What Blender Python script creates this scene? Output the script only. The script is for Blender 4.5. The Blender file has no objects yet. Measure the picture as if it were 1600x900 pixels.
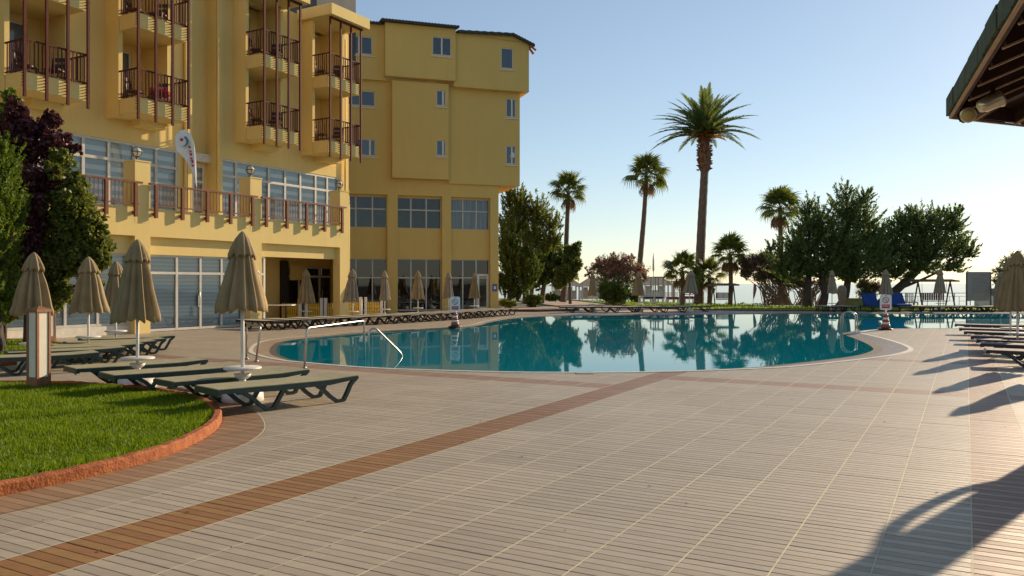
import bpy, math, random
import numpy as np
from mathutils import Vector, Matrix
C = bpy.context.scene.collection
R = math.radians
random.seed(7)

# ------------------------------------------------------------------ camera
F = 1270.0          # focal length in photograph pixels (1600 wide)
HY = 443.0          # horizon row
CH = 1.6            # eye height
cam = bpy.data.cameras.new('camera'); camo = bpy.data.objects.new('camera', cam); C.objects.link(camo)
camo.location = (0, 0, CH); camo.rotation_euler = (R(90), 0, 0)
cam.sensor_width = 36; cam.lens = F / 1600 * 36; cam.shift_y = -(450 - HY) / 1600
cam.clip_start = .1; cam.clip_end = 60000
bpy.context.scene.camera = camo

# ------------------------------------------------------------------ sky and sun
SUN_AZ = math.atan2(.715, .70)      # clockwise from +Y
SUN_EL = R(20)
w = bpy.data.worlds.new("World"); bpy.context.scene.world = w; w.use_nodes = True
nt = w.node_tree; nt.nodes.clear()
sk = nt.nodes.new('ShaderNodeTexSky'); sk.sky_type = 'NISHITA'; sk.sun_disc = False
sk.sun_elevation = SUN_EL; sk.sun_rotation = SUN_AZ; sk.air_density = 1.0; sk.dust_density = .15; sk.ozone_density = 2.2
bg = nt.nodes.new('ShaderNodeBackground'); bg.inputs[1].default_value = .145
wo = nt.nodes.new('ShaderNodeOutputWorld'); gm = nt.nodes.new('ShaderNodeGamma'); gm.inputs[1].default_value = .78      # hazy morning air: softer contrast across the sky
hz = nt.nodes.new('ShaderNodeHueSaturation'); hz.inputs['Saturation'].default_value = .95
nt.links.new(sk.outputs[0], gm.inputs[0]); nt.links.new(gm.outputs[0], hz.inputs['Color']); nt.links.new(hz.outputs[0], bg.inputs[0]); nt.links.new(bg.outputs[0], wo.inputs[0])
sun = bpy.data.lights.new('sun', 'SUN'); sun.energy = 5.0; sun.angle = R(.5); sun.color = (1, .80, .56)
suno = bpy.data.objects.new('sun', sun); C.objects.link(suno)
sd = Vector((math.sin(SUN_AZ) * math.cos(SUN_EL), math.cos(SUN_AZ) * math.cos(SUN_EL), math.sin(SUN_EL)))
suno.rotation_euler = (-sd).to_track_quat('-Z', 'Y').to_euler()
vs = bpy.context.scene.view_settings; vs.view_transform = 'Standard'; vs.look = 'None'; vs.exposure = 0.35; vs.gamma = 1
bpy.context.scene.cycles.max_bounces = 8; bpy.context.scene.cycles.transparent_max_bounces = 12

# ------------------------------------------------------------------ helpers
def G(px, py, z=0.0):
    Y = F * (CH - z) / (py - HY); return Vector(((px - 800) / F * Y, Y, z))
def atY(px, py, Y):
    return Vector(((px - 800) / F * Y, Y, CH + (HY - py) / F * Y))

def mat(name, col, rough=.7, col2=None, scale=3.0, bump=0.0, bscale=40.0, metal=0.0, spec=.5, stretch=None, detail=6, lo=.35, hi=.65, rnd=0.0, coat=0.0, trans=0.0):
    m = bpy.data.materials.new(name); m.use_nodes = True; n = m.node_tree; b = n.nodes['Principled BSDF']
    b.inputs['Base Color'].default_value = (*col, 1); b.inputs['Roughness'].default_value = rough
    b.inputs['Metallic'].default_value = metal; b.inputs['Specular IOR Level'].default_value = spec
    b.inputs['Coat Weight'].default_value = coat
    if trans: b.inputs['Transmission Weight'].default_value = trans
    geo = n.nodes.new('ShaderNodeNewGeometry'); src = geo.outputs['Position']
    if stretch:
        mp = n.nodes.new('ShaderNodeMapping'); mp.inputs['Scale'].default_value = stretch[0]; mp.inputs['Rotation'].default_value = (0, 0, stretch[1])
        n.links.new(src, mp.inputs['Vector']); src = mp.outputs[0]
    out = None
    if col2:
        t = n.nodes.new('ShaderNodeTexNoise'); t.inputs['Scale'].default_value = scale; t.inputs['Detail'].default_value = detail
        n.links.new(src, t.inputs['Vector'])
        cr = n.nodes.new('ShaderNodeValToRGB'); cr.color_ramp.elements[0].position = lo; cr.color_ramp.elements[1].position = hi
        cr.color_ramp.elements[0].color = (*col, 1); cr.color_ramp.elements[1].color = (*col2, 1)
        n.links.new(t.outputs[0], cr.inputs[0]); out = cr.outputs[0]
        n.links.new(out, b.inputs['Base Color'])
    if rnd:
        oi = n.nodes.new('ShaderNodeObjectInfo'); hs = n.nodes.new('ShaderNodeHueSaturation')
        mr = n.nodes.new('ShaderNodeMapRange'); mr.inputs['To Min'].default_value = 1 - rnd; mr.inputs['To Max'].default_value = 1 + rnd
        n.links.new(oi.outputs['Random'], mr.inputs[0]); n.links.new(mr.outputs[0], hs.inputs['Value'])
        if out: n.links.new(out, hs.inputs['Color'])
        else: hs.inputs['Color'].default_value = (*col, 1)
        n.links.new(hs.outputs[0], b.inputs['Base Color'])
    if bump:
        t2 = n.nodes.new('ShaderNodeTexNoise'); t2.inputs['Scale'].default_value = bscale; t2.inputs['Detail'].default_value = 5
        n.links.new(src, t2.inputs['Vector'])
        bp = n.nodes.new('ShaderNodeBump'); bp.inputs['Strength'].default_value = bump; bp.inputs['Distance'].default_value = .02
        n.links.new(t2.outputs[0], bp.inputs['Height']); n.links.new(bp.outputs[0], b.inputs['Normal'])
    return m

def leafmat(name, c1, c2, rough=.5, tl=.35):
    m = bpy.data.materials.new(name); m.use_nodes = True; n = m.node_tree; b = n.nodes['Principled BSDF']
    geo = n.nodes.new('ShaderNodeNewGeometry')
    cr = n.nodes.new('ShaderNodeValToRGB'); cr.color_ramp.elements[0].color = (*c1, 1); cr.color_ramp.elements[1].color = (*c2, 1)
    n.links.new(geo.outputs['Random Per Island'], cr.inputs[0])
    n.links.new(cr.outputs[0], b.inputs['Base Color']); b.inputs['Roughness'].default_value = rough; b.inputs['Specular IOR Level'].default_value = .3
    tr = n.nodes.new('ShaderNodeBsdfTranslucent'); hs = n.nodes.new('ShaderNodeHueSaturation'); hs.inputs['Value'].default_value = 1.5; hs.inputs['Saturation'].default_value = 1.1
    n.links.new(cr.outputs[0], hs.inputs['Color']); n.links.new(hs.outputs[0], tr.inputs[0])
    mx = n.nodes.new('ShaderNodeMixShader'); mx.inputs[0].default_value = tl
    n.links.new(b.outputs[0], mx.inputs[1]); n.links.new(tr.outputs[0], mx.inputs[2]); n.links.new(mx.outputs[0], n.nodes['Material Output'].inputs[0])
    return m

class MB:
    """collects faces and links them as ONE mesh object"""
    def __init__(s): s.v = []; s.f = []; s.m = []; s.sm = []
    def add(s, vs_, fs, mi=0, smooth=False):
        o = len(s.v); s.v += [tuple(p) for p in vs_]
        for f in fs: s.f.append(tuple(i + o for i in f)); s.m.append(mi); s.sm.append(smooth)
    def box(s, x0, x1, y0, y1, z0, z1, mi=0):
        s.add([(x0,y0,z0),(x1,y0,z0),(x1,y1,z0),(x0,y1,z0),(x0,y0,z1),(x1,y0,z1),(x1,y1,z1),(x0,y1,z1)],
              [(0,3,2,1),(4,5,6,7),(0,1,5,4),(1,2,6,5),(2,3,7,6),(3,0,4,7)], mi)
    def bar(s, a, b, wd, h, up=(0,0,1), mi=0):
        a = Vector(a); b = Vector(b); d = (b - a).normalized(); up = Vector(up)
        r = d.cross(up)
        if r.length < 1e-4: r = d.cross(Vector((1,0,0)))
        r.normalize(); u = r.cross(d).normalized(); r = r * wd / 2; u = u * h / 2
        s.add([a-r-u,a+r-u,a+r+u,a-r+u,b-r-u,b+r-u,b+r+u,b-r+u], [(0,1,2,3),(7,6,5,4),(0,4,5,1),(1,5,6,2),(2,6,7,3),(3,7,4,0)], mi)
    def tube(s, pts, rad, n=8, mi=0, cap=True, smooth=True):
        pts = [Vector(p) for p in pts]
        if not isinstance(rad, (list, tuple)): rad = [rad] * len(pts)
        vs_ = []; pr = None
        for i, p in enumerate(pts):
            d = (pts[min(i+1, len(pts)-1)] - pts[max(i-1, 0)]).normalized()
            if pr is None: r = d.cross(Vector((0,0,1))); r = d.cross(Vector((1,0,0))) if r.length < .05 else r
            else: r = pr - d * pr.dot(d)
            r.normalize(); pr = r; u = d.cross(r)
            for k in range(n):
                a = 2 * math.pi * k / n; vs_.append(p + (r * math.cos(a) + u * math.sin(a)) * rad[i])
        fs = []
        for i in range(len(pts)-1):
            for k in range(n):
                k2 = (k+1) % n; fs.append((i*n+k, i*n+k2, (i+1)*n+k2, (i+1)*n+k))
        if cap: fs.append(tuple(range(n-1, -1, -1))); fs.append(tuple((len(pts)-1)*n + k for k in range(n)))
        s.add(vs_, fs, mi, smooth)
    def lathe(s, prof, n=24, c=(0,0,0), mi=0, fn=None, smooth=True):
        vs_ = []; c = Vector(c)
        for i, (r, z) in enumerate(prof):
            for k in range(n):
                a = 2 * math.pi * k / n; rr = r; zz = z
                if fn: rr, zz = fn(r, z, a, i)
                vs_.append(c + Vector((rr * math.cos(a), rr * math.sin(a), zz)))
        fs = []
        for i in range(len(prof)-1):
            for k in range(n):
                k2 = (k+1) % n; fs.append((i*n+k, i*n+k2, (i+1)*n+k2, (i+1)*n+k))
        fs.append(tuple(range(n-1, -1, -1))); fs.append(tuple((len(prof)-1)*n + k for k in range(n)))
        s.add(vs_, fs, mi, smooth)
    def poly(s, pts, z0, z1, mi=0):
        n = len(pts); s.add([(p[0], p[1], z0) for p in pts] + [(p[0], p[1], z1) for p in pts],
            [tuple(range(n-1, -1, -1)), tuple(range(n, 2*n))] + [(i, (i+1) % n, (i+1) % n + n, i + n) for i in range(n)], mi)
    def wall(s, x0, x1, z0, z1, holes, y0, y1, mi=0):
        """a wall sheet of real thickness (y0 front, y1 back) with rectangular openings"""
        xs = sorted({x0, x1, *[h[0] for h in holes], *[h[1] for h in holes]}); xs = [x for x in xs if x0 <= x <= x1]
        zs = sorted({z0, z1, *[h[2] for h in holes], *[h[3] for h in holes]}); zs = [z for z in zs if z0 <= z <= z1]
        def solid(i, j):
            if i < 0 or j < 0 or i >= len(xs)-1 or j >= len(zs)-1: return False
            cx = (xs[i]+xs[i+1])/2; cz = (zs[j]+zs[j+1])/2
            return not any(h[0] < cx < h[1] and h[2] < cz < h[3] for h in holes)
        for i in range(len(xs)-1):
            for j in range(len(zs)-1):
                if not solid(i, j): continue
                a, b, c, d = xs[i], xs[i+1], zs[j], zs[j+1]
                s.add([(a,y0,c),(b,y0,c),(b,y0,d),(a,y0,d)], [(0,1,2,3)], mi)
                s.add([(a,y1,c),(b,y1,c),(b,y1,d),(a,y1,d)], [(3,2,1,0)], mi)
                if not solid(i-1, j): s.add([(a,y0,c),(a,y1,c),(a,y1,d),(a,y0,d)], [(3,2,1,0)], mi)
                if not solid(i+1, j): s.add([(b,y0,c),(b,y1,c),(b,y1,d),(b,y0,d)], [(0,1,2,3)], mi)
                if not solid(i, j-1): s.add([(a,y0,c),(b,y0,c),(b,y1,c),(a,y1,c)], [(3,2,1,0)], mi)
                if not solid(i, j+1): s.add([(a,y0,d),(b,y0,d),(b,y1,d),(a,y1,d)], [(0,1,2,3)], mi)
    def mesh(s, name, mats):
        me = bpy.data.meshes.new(name); me.from_pydata(s.v, [], s.f)
        for m in (mats if isinstance(mats, (list, tuple)) else [mats]): me.materials.append(m)
        me.polygons.foreach_set('material_index', s.m); me.polygons.foreach_set('use_smooth', s.sm); me.update(); return me
    def build(s, name, mats, parent=None, **kw):
        return obj(name, s.mesh(name, mats), parent, **kw)

def obj(name, me, parent=None, loc=None, rz=None, **kw):
    o = bpy.data.objects.new(name, me); C.objects.link(o)
    if parent: o.parent = parent
    if loc is not None: o.location = loc
    if rz is not None: o.rotation_euler = (0, 0, rz)
    for k, v in kw.items(): o[k] = v
    return o
def thing(name, label, cat, loc=(0,0,0), rz=0.0, group=None):
    o = bpy.data.objects.new(name, None); C.objects.link(o); o.location = loc; o.rotation_euler = (0,0,rz)
    o['label'] = label; o['category'] = cat
    if group: o['group'] = group
    o.empty_display_size = .3
    return o
def copy_tree(o, parent=None):
    c = o.copy(); C.objects.link(c)
    if parent: c.parent = parent
    for ch in list(o.children): copy_tree(ch, c)
    return c
def npmesh(name, V, Fc, mats, mi=None, smooth=False):
    """fast mesh from arrays, all faces of the same size"""
    me = bpy.data.meshes.new(name); V = np.asarray(V, dtype=np.float32); Fc = np.asarray(Fc, dtype=np.int32)
    me.vertices.add(len(V)); me.vertices.foreach_set('co', V.ravel())
    k = Fc.shape[1]; me.loops.add(Fc.size); me.loops.foreach_set('vertex_index', Fc.ravel())
    me.polygons.add(len(Fc)); me.polygons.foreach_set('loop_start', np.arange(0, Fc.size, k, dtype=np.int32))
    try: me.polygons.foreach_set('loop_total', np.full(len(Fc), k, dtype=np.int32))
    except Exception: pass
    for m in (mats if isinstance(mats, (list, tuple)) else [mats]): me.materials.append(m)
    if mi is not None: me.polygons.foreach_set('material_index', np.asarray(mi, dtype=np.int32))
    me.polygons.foreach_set('use_smooth', np.full(len(Fc), smooth))
    me.update(calc_edges=True); me.validate(); return me

def catmull(P, closed=True, sub=8):
    n = len(P); out = []
    rng = range(n) if closed else range(n-1)
    for i in rng:
        g = (lambda k: P[k % n]) if closed else (lambda k: P[min(max(k, 0), n-1)])
        p0, p1, p2, p3 = g(i-1), g(i), g(i+1), g(i+2)
        for j in range(sub):
            t = j / sub
            out.append(tuple(.5*((2*b) + (-a+c)*t + (2*a-5*b+4*c-d)*t*t + (-a+3*b-3*c+d)*t**3) for a, b, c, d in zip(p0, p1, p2, p3)))
    if not closed: out.append(tuple(P[-1]))
    return out
def offset(P, ds, closed=True):
    """offset polyline points to their left by ds (number or list)"""
    n = len(P); out = []
    for i, p in enumerate(P):
        a = P[(i-1) % n] if closed or i > 0 else P[i]; b = P[(i+1) % n] if closed or i < n-1 else P[i]
        dx, dy = b[0]-a[0], b[1]-a[1]; l = math.hypot(dx, dy) or 1
        d = ds[i] if isinstance(ds, (list, tuple)) else ds
        out.append((p[0] - dy/l*d, p[1] + dx/l*d))
    return out
def resample(P, step, closed=True):
    Q = list(P) + ([P[0]] if closed else []); out = [Q[0]]; acc = 0
    for a, b in zip(Q[:-1], Q[1:]):
        l = math.dist(a[:2], b[:2])
        while acc + l >= step:
            t = (step - acc) / l; a = tuple(x + (y-x)*t for x, y in zip(a, b)); out.append(a); l = math.dist(a[:2], b[:2]); acc = 0
        acc += l
    return out
def inside(x, y, P):
    c = False; n = len(P); j = n-1
    for i in range(n):
        yi, yj = P[i][1], P[j][1]
        if (yi > y) != (yj > y) and x < (P[j][0]-P[i][0])*(y-yi)/(yj-yi) + P[i][0]: c = not c
        j = i
    return c
def cuts(a, b, P):
    """parameters along a->b where it crosses polygon P"""
    out = []; dx, dy = b[0]-a[0], b[1]-a[1]; n = len(P)
    for i in range(n):
        p, q = P[i], P[(i+1) % n]; ex, ey = q[0]-p[0], q[1]-p[1]; den = dx*ey - dy*ex
        if abs(den) < 1e-12: continue
        t = ((p[0]-a[0])*ey - (p[1]-a[1])*ex) / den; s = ((p[0]-a[0])*dy - (p[1]-a[1])*dx) / den
        if 0 < t < 1 and 0 <= s < 1: out.append(t)
    return out
def ring(name, A, B, za, zb, m, parent=None, closed=True, **kw):
    n = len(A); V = [(p[0], p[1], za) for p in A] + [(p[0], p[1], zb) for p in B]
    Fc = [(i, (i+1) % n, (i+1) % n + n, i+n) for i in (range(n) if closed else range(n-1))]
    mb = MB(); mb.add(V, Fc, smooth=False); return mb.build(name, m, parent, **kw)

UX, UY = .488, .873
U = Vector((UX, UY, 0)).normalized(); V_ = Vector((UY, -UX, 0)).normalized()
ANG1 = math.atan2(UY, UX)
# ------------------------------------------------------------------ materials
M = {}
tst = ((1, 1, 1), 0)
def plankmat(name, c1, c2, rough):
    # grain runs along the planks (direction V_)
    m = mat(name, c1, rough, c2, 3.0, .25, 30, spec=.45, stretch=((2.2, 26, 1), R(29.2)), lo=.3, hi=.7, rnd=.06)
    n = m.node_tree; b = n.nodes['Principled BSDF']; geo = n.nodes.new('ShaderNodeNewGeometry')
    # each plank a little different, and broad worn or damp patches over the whole deck
    t = n.nodes.new('ShaderNodeTexNoise'); t.inputs['Scale'].default_value = .55; t.inputs['Detail'].default_value = 7; t.inputs['Roughness'].default_value = .65; n.links.new(geo.outputs['Position'], t.inputs[0])
    mr = n.nodes.new('ShaderNodeMapRange'); mr.inputs['From Min'].default_value = .3; mr.inputs['From Max'].default_value = .7; mr.inputs['To Min'].default_value = .86; mr.inputs['To Max'].default_value = 1.1; n.links.new(t.outputs[0], mr.inputs[0])
    m2 = n.nodes.new('ShaderNodeMapRange'); m2.inputs['To Min'].default_value = .92; m2.inputs['To Max'].default_value = 1.08; n.links.new(geo.outputs['Random Per Island'], m2.inputs[0])
    mu = n.nodes.new('ShaderNodeMath'); mu.operation = 'MULTIPLY'; n.links.new(mr.outputs[0], mu.inputs[0]); n.links.new(m2.outputs[0], mu.inputs[1])
    hs = n.nodes.new('ShaderNodeHueSaturation'); n.links.new(mu.outputs[0], hs.inputs['Value'])
    n.links.new(b.inputs['Base Color'].links[0].from_socket, hs.inputs['Color']); n.links.new(hs.outputs[0], b.inputs['Base Color'])
    r2 = n.nodes.new('ShaderNodeMapRange'); r2.inputs['From Min'].default_value = .3; r2.inputs['From Max'].default_value = .7; r2.inputs['To Min'].default_value = rough+.08; r2.inputs['To Max'].default_value = rough-.06; n.links.new(t.outputs[0], r2.inputs[0]); n.links.new(r2.outputs[0], b.inputs['Roughness'])
    return m
M['pl_light'] = plankmat('deck_tile_light', (.405,.33,.235), (.495,.41,.30), .42)
M['pl_dark'] = plankmat('deck_tile_dark', (.36,.29,.205), (.445,.365,.265), .54)
M['br_light'] = plankmat('brown_tile_light', (.27,.145,.05), (.37,.20,.075), .36)
M['br_dark'] = plankmat('brown_tile_dark', (.24,.105,.038), (.35,.165,.065), .42)
M['pk_light'] = plankmat('pink_tile_light', (.30,.18,.12), (.385,.24,.165), .48)
M['pk_dark'] = plankmat('pink_tile_dark', (.255,.15,.10), (.33,.20,.135), .56)
M['pt_light'] = plankmat('path_tile_light', (.33,.195,.10), (.43,.265,.145), .46)
M['pt_dark'] = plankmat('path_tile_dark', (.27,.155,.08), (.36,.215,.115), .52)
M['mortar'] = mat('mortar', (.05,.035,.028), .9, (.09,.07,.05), 8)
M['grout'] = mat('grout', (.60,.52,.33), .85, (.74,.66,.46), 9)
M['cream'] = mat('cream_coping', (.62,.55,.43), .5, (.72,.66,.55), 6, .1)
M['coping'] = mat('coping_tile', (.27,.20,.14), .35, (.36,.28,.20), 6, .15, 30)
M['poolwall'] = mat('pool_wall_tile', (.05,.36,.42), .4, (.08,.45,.5), 2.5)
M['poolfloor'] = mat('pool_floor_tile', (.02,.42,.48), .5, (.03,.50,.55), .35)
M['poolstep'] = mat('pool_step_tile', (.20,.46,.46), .5, (.28,.54,.5), .9)
M['kerb'] = mat('terracotta_kerb', (.26,.062,.012), .85, (.40,.12,.028), 14, .6, 45)
M['soil'] = mat('soil', (.07,.045,.028), .95, (.12,.08,.05), 12, .5)
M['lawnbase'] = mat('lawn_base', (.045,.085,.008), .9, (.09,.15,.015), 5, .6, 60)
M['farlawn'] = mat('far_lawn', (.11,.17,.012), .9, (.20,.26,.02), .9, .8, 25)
M['path'] = mat('path_paving', (.42,.30,.20), .8, (.52,.39,.27), 3, .3)
M['gravel'] = mat('gravel', (.18,.14,.12), .9, (.40,.33,.28), 18, 1, 30, lo=.4, hi=.6)
M['bedkerb'] = mat('dark_kerb', (.07,.035,.025), .7, (.11,.06,.04), 6, .3)
M['ground'] = mat('ground_earth', (.22,.17,.12), .9, (.30,.24,.17), 1.2, .3)
def stucco(name, c1, c2):
    m = mat(name, c1, .85, c2, .55, .35, 55, spec=.2, detail=8, lo=.25, hi=.75)
    n = m.node_tree; b = n.nodes['Principled BSDF']
    # faint vertical rain streaks and weathering of the paint
    geo = n.nodes.new('ShaderNodeNewGeometry'); mp = n.nodes.new('ShaderNodeMapping'); mp.inputs['Scale'].default_value = (2.5,2.5,.18)
    t = n.nodes.new('ShaderNodeTexNoise'); t.inputs['Scale'].default_value = 1.5; t.inputs['Detail'].default_value = 5
    n.links.new(geo.outputs[0], mp.inputs[0]); n.links.new(mp.outputs[0], t.inputs[0])
    mr = n.nodes.new('ShaderNodeMapRange'); mr.inputs['From Min'].default_value = .3; mr.inputs['From Max'].default_value = .75; mr.inputs['To Min'].default_value = 1.01; mr.inputs['To Max'].default_value = .965
    n.links.new(t.outputs[0], mr.inputs[0])
    hs = n.nodes.new('ShaderNodeHueSaturation'); n.links.new(mr.outputs[0], hs.inputs['Value'])
    old = b.inputs['Base Color'].links[0].from_socket; n.links.new(old, hs.inputs['Color']); n.links.new(hs.outputs[0], b.inputs['Base Color'])
    return m
M['yellow'] = stucco('yellow_stucco', (.745,.545,.20), (.80,.59,.23))
M['yellow2'] = stucco('ochre_stucco', (.70,.46,.14), (.74,.49,.155))
M['brightyellow'] = mat('yellow_paint', (.72,.47,.05), .6, (.78,.53,.08), 3)
M['frame'] = mat('window_frame', (.50,.46,.38), .45, (.58,.54,.46), 4)
M['whiteframe'] = mat('white_frame', (.66,.62,.52), .45, (.72,.68,.58), 4)
M['rail'] = mat('brown_rail', (.085,.018,.012), .7, (.12,.028,.018), 12, spec=.2)
M['railred'] = mat('terrace_rail', (.16,.055,.025), .65, (.21,.075,.038), 12, spec=.25)
M['darkroof'] = mat('dark_roofing', (.035,.035,.032), .8, (.07,.06,.05), 8, .5)
M['greygrey'] = mat('grey_render', (.075,.075,.075), .8, (.10,.10,.10), 2)
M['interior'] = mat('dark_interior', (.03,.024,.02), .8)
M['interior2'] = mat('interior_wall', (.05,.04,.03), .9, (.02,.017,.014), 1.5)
M['steel'] = mat('stainless_steel', (.48,.46,.43), .34, None, metal=1.0)
M['white'] = mat('white_plastic', (.60,.56,.48), .5, (.68,.64,.56), 5)
M['whitepaint'] = mat('white_paint', (.74,.72,.68), .5, (.80,.78,.74), 5)
M['canvas'] = mat('beige_canvas', (.28,.205,.105), .9, (.35,.26,.14), 4, .35, 260, spec=.15)
M['canvas2'] = mat('grey_beige_canvas', (.30,.235,.16), .9, (.35,.28,.20), 4, .35, 260, spec=.15)
M['green'] = mat('green_resin', (.010,.032,.028), .42, (.016,.045,.038), 10)
M['sling'] = mat('khaki_sling', (.31,.275,.155), .75, (.37,.33,.195), 8, .25, 300)
M['navy'] = mat('dark_resin', (.014,.014,.022), .35, (.022,.02,.03), 10)
M['slingbrown'] = mat('brown_sling', (.12,.085,.08), .7, (.17,.12,.11), 8, .25, 300)
M['black'] = mat('black_resin', (.012,.011,.012), .5)
M['slinglight'] = mat('pale_sling', (.42,.36,.26), .6, (.48,.42,.31), 8)
M['blue'] = mat('blue_mattress', (.006,.04,.17), .85, (.010,.055,.22), 4)
M['redbrown'] = mat('cone_red', (.30,.06,.035), .5, (.36,.08,.05), 8)
M['red'] = mat('life_ring_red', (.55,.02,.02), .4)
M['signred'] = mat('sign_red', (.45,.03,.05), .5)
M['signblue'] = mat('sign_blue', (.05,.09,.35), .5)
M['woodbrown'] = mat('lamp_wood', (.22,.085,.03), .6, (.30,.125,.05), 8, .3, stretch=((6,6,.8),0))
M['lampglass'] = mat('lamp_panel', (.66,.60,.46), .45, (.74,.68,.54), 3)
M['bark'] = mat('bark', (.10,.065,.045), .95, (.17,.12,.085), 9, 1, 24, stretch=((1,1,.4),0))
M['bark2'] = mat('dark_bark', (.045,.033,.026), .95, (.09,.068,.052), 9, 1, 24, stretch=((1,1,.4),0))
M['palmbark'] = mat('palm_bark', (.13,.085,.06), .95, (.22,.15,.11), 5, 1, 18, stretch=((1,1,3),0))
M['palmboss'] = mat('palm_boots', (.16,.075,.04), .95, (.26,.14,.08), 9, 1, 20)
M['stem'] = mat('shrub_stem', (.20,.15,.10), .9, (.28,.22,.16), 10)
M['roofgreen'] = mat('green_shingle', (.045,.070,.030), .85, (.08,.11,.05), 7, .6, 30)
M['rafter'] = mat('dark_rafter', (.045,.018,.012), .7, (.075,.032,.02), 6, .3)
M['edgewood'] = mat('pale_edge_wood', (.50,.32,.18), .7, (.60,.40,.24), 6)
M['brass'] = mat('lamp_housing', (.75,.68,.48), .3, None, metal=.7)
M['lampface'] = mat('lamp_face', (.55,.40,.14), .5, (.65,.50,.20), 20)
M['thatch'] = mat('thatch', (.30,.22,.16), .95, (.42,.33,.26), 9, 1, 20)
M['curtain'] = mat('white_curtain', (.55,.53,.50), .9, (.65,.63,.60), 3)
M['signgrey'] = mat('sign_grey', (.30,.27,.25), .7, (.34,.31,.29), 2)
M['oliveplastic'] = mat('olive_box', (.17,.16,.03), .6, (.22,.21,.05), 4)
M['railmetal'] = mat('dark_metal_rail', (.10,.09,.085), .5)
M['mast'] = mat('pale_pole', (.45,.42,.38), .6)
M['leaf_pine'] = leafmat('pine_needles', (.07,.10,.022), (.22,.24,.055), tl=.45)
M['leaf_dark'] = leafmat('dark_juniper', (.065,.10,.035), (.21,.26,.085), tl=.5)
M['leaf_green'] = leafmat('bright_leaves', (.045,.085,.010), (.20,.25,.035), tl=.4)
M['leaf_olive'] = leafmat('olive_leaves', (.06,.085,.014), (.22,.23,.045), tl=.4)
M['leaf_plum'] = leafmat('plum_leaves', (.030,.010,.012), (.13,.045,.048), tl=.3)
M['leaf_shrub'] = leafmat('shrub_leaves', (.045,.075,.014), (.15,.19,.035))
M['leaf_oleander'] = leafmat('oleander_leaves', (.07,.085,.03), (.20,.19,.08))
M['flower'] = leafmat('pink_flowers', (.33,.13,.11), (.60,.32,.27), tl=.3)
M['flower2'] = leafmat('dusky_flowers', (.22,.10,.11), (.40,.21,.22), tl=.3)
M['flowerpink'] = leafmat('magenta_flowers', (.45,.03,.12), (.65,.08,.2), tl=.3)
M['frond'] = leafmat('palm_frond', (.06,.09,.026), (.18,.21,.065), tl=.45)
M['fronddry'] = leafmat('dry_frond', (.30,.14,.02), (.48,.26,.05), tl=.4)
M['fan'] = leafmat('fan_frond', (.05,.075,.016), (.19,.21,.045), tl=.4)
M['fandry'] = leafmat('dry_fan_frond', (.16,.10,.05), (.28,.19,.10), tl=.3)
M['grass'] = leafmat('grass_blades', (.075,.135,.003), (.22,.29,.010), tl=.4)

def glass(name, tint, refl=.08, rough=.02):
    """thin window glass: real panes that let the room or blind behind show"""
    m = bpy.data.materials.new(name); m.use_nodes = True; n = m.node_tree; n.nodes.clear()
    o = n.nodes.new('ShaderNodeOutputMaterial'); t = n.nodes.new('ShaderNodeBsdfTransparent'); t.inputs[0].default_value = (*tint, 1)
    g = n.nodes.new('ShaderNodeBsdfGlossy'); g.inputs['Roughness'].default_value = rough; g.inputs[0].default_value = (.92,.95,1,1)
    fr = n.nodes.new('ShaderNodeFresnel'); fr.inputs[0].default_value = 1.5
    mr = n.nodes.new('ShaderNodeMapRange'); mr.inputs['To Min'].default_value = refl; mr.inputs['To Max'].default_value = 1
    geo = n.nodes.new('ShaderNodeNewGeometry'); tn = n.nodes.new('ShaderNodeTexNoise'); tn.inputs['Scale'].default_value = .6; tn.inputs['Detail'].default_value = 1
    bp = n.nodes.new('ShaderNodeBump'); bp.inputs['Strength'].default_value = .12; bp.inputs['Distance'].default_value = .05
    n.links.new(geo.outputs[0], tn.inputs[0]); n.links.new(tn.outputs[0], bp.inputs['Height']); n.links.new(bp.outputs[0], g.inputs['Normal'])
    mx = n.nodes.new('ShaderNodeMixShader'); n.links.new(fr.outputs[0], mr.inputs[0]); n.links.new(mr.outputs[0], mx.inputs[0])
    n.links.new(t.outputs[0], mx.inputs[1]); n.links.new(g.outputs[0], mx.inputs[2]); n.links.new(mx.outputs[0], o.inputs[0])
    return m
M['glass'] = glass('window_glass', (.93,.96,.97), .03)
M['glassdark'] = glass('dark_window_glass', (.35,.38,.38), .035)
M['glassblue'] = glass('upper_window_glass', (.35,.42,.5), .08)
def blindmat(name, ca, cb, period, lo=.40, hi=.60):
    m = bpy.data.materials.new(name); m.use_nodes = True; n = m.node_tree; b = n.nodes['Principled BSDF']
    geo = n.nodes.new('ShaderNodeNewGeometry'); sp = n.nodes.new('ShaderNodeSeparateXYZ'); n.links.new(geo.outputs[0], sp.inputs[0])
    mu = n.nodes.new('ShaderNodeMath'); mu.operation = 'MULTIPLY'; mu.inputs[1].default_value = 2*math.pi/period; n.links.new(sp.outputs[2], mu.inputs[0])
    sn = n.nodes.new('ShaderNodeMath'); sn.operation = 'SINE'; n.links.new(mu.outputs[0], sn.inputs[0])
    mr = n.nodes.new('ShaderNodeMapRange'); mr.inputs['From Min'].default_value = -1; n.links.new(sn.outputs[0], mr.inputs[0])
    cr = n.nodes.new('ShaderNodeValToRGB'); cr.color_ramp.elements[0].position = lo; cr.color_ramp.elements[1].position = hi
    cr.color_ramp.elements[0].color = (*ca, 1); cr.color_ramp.elements[1].color = (*cb, 1)
    n.links.new(mr.outputs[0], cr.inputs[0]); n.links.new(cr.outputs[0], b.inputs['Base Color']); b.inputs['Roughness'].default_value = .9
    return m
M['zebra'] = blindmat('zebra_blind', (.50,.54,.50), (.95,.89,.76), .32)
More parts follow.
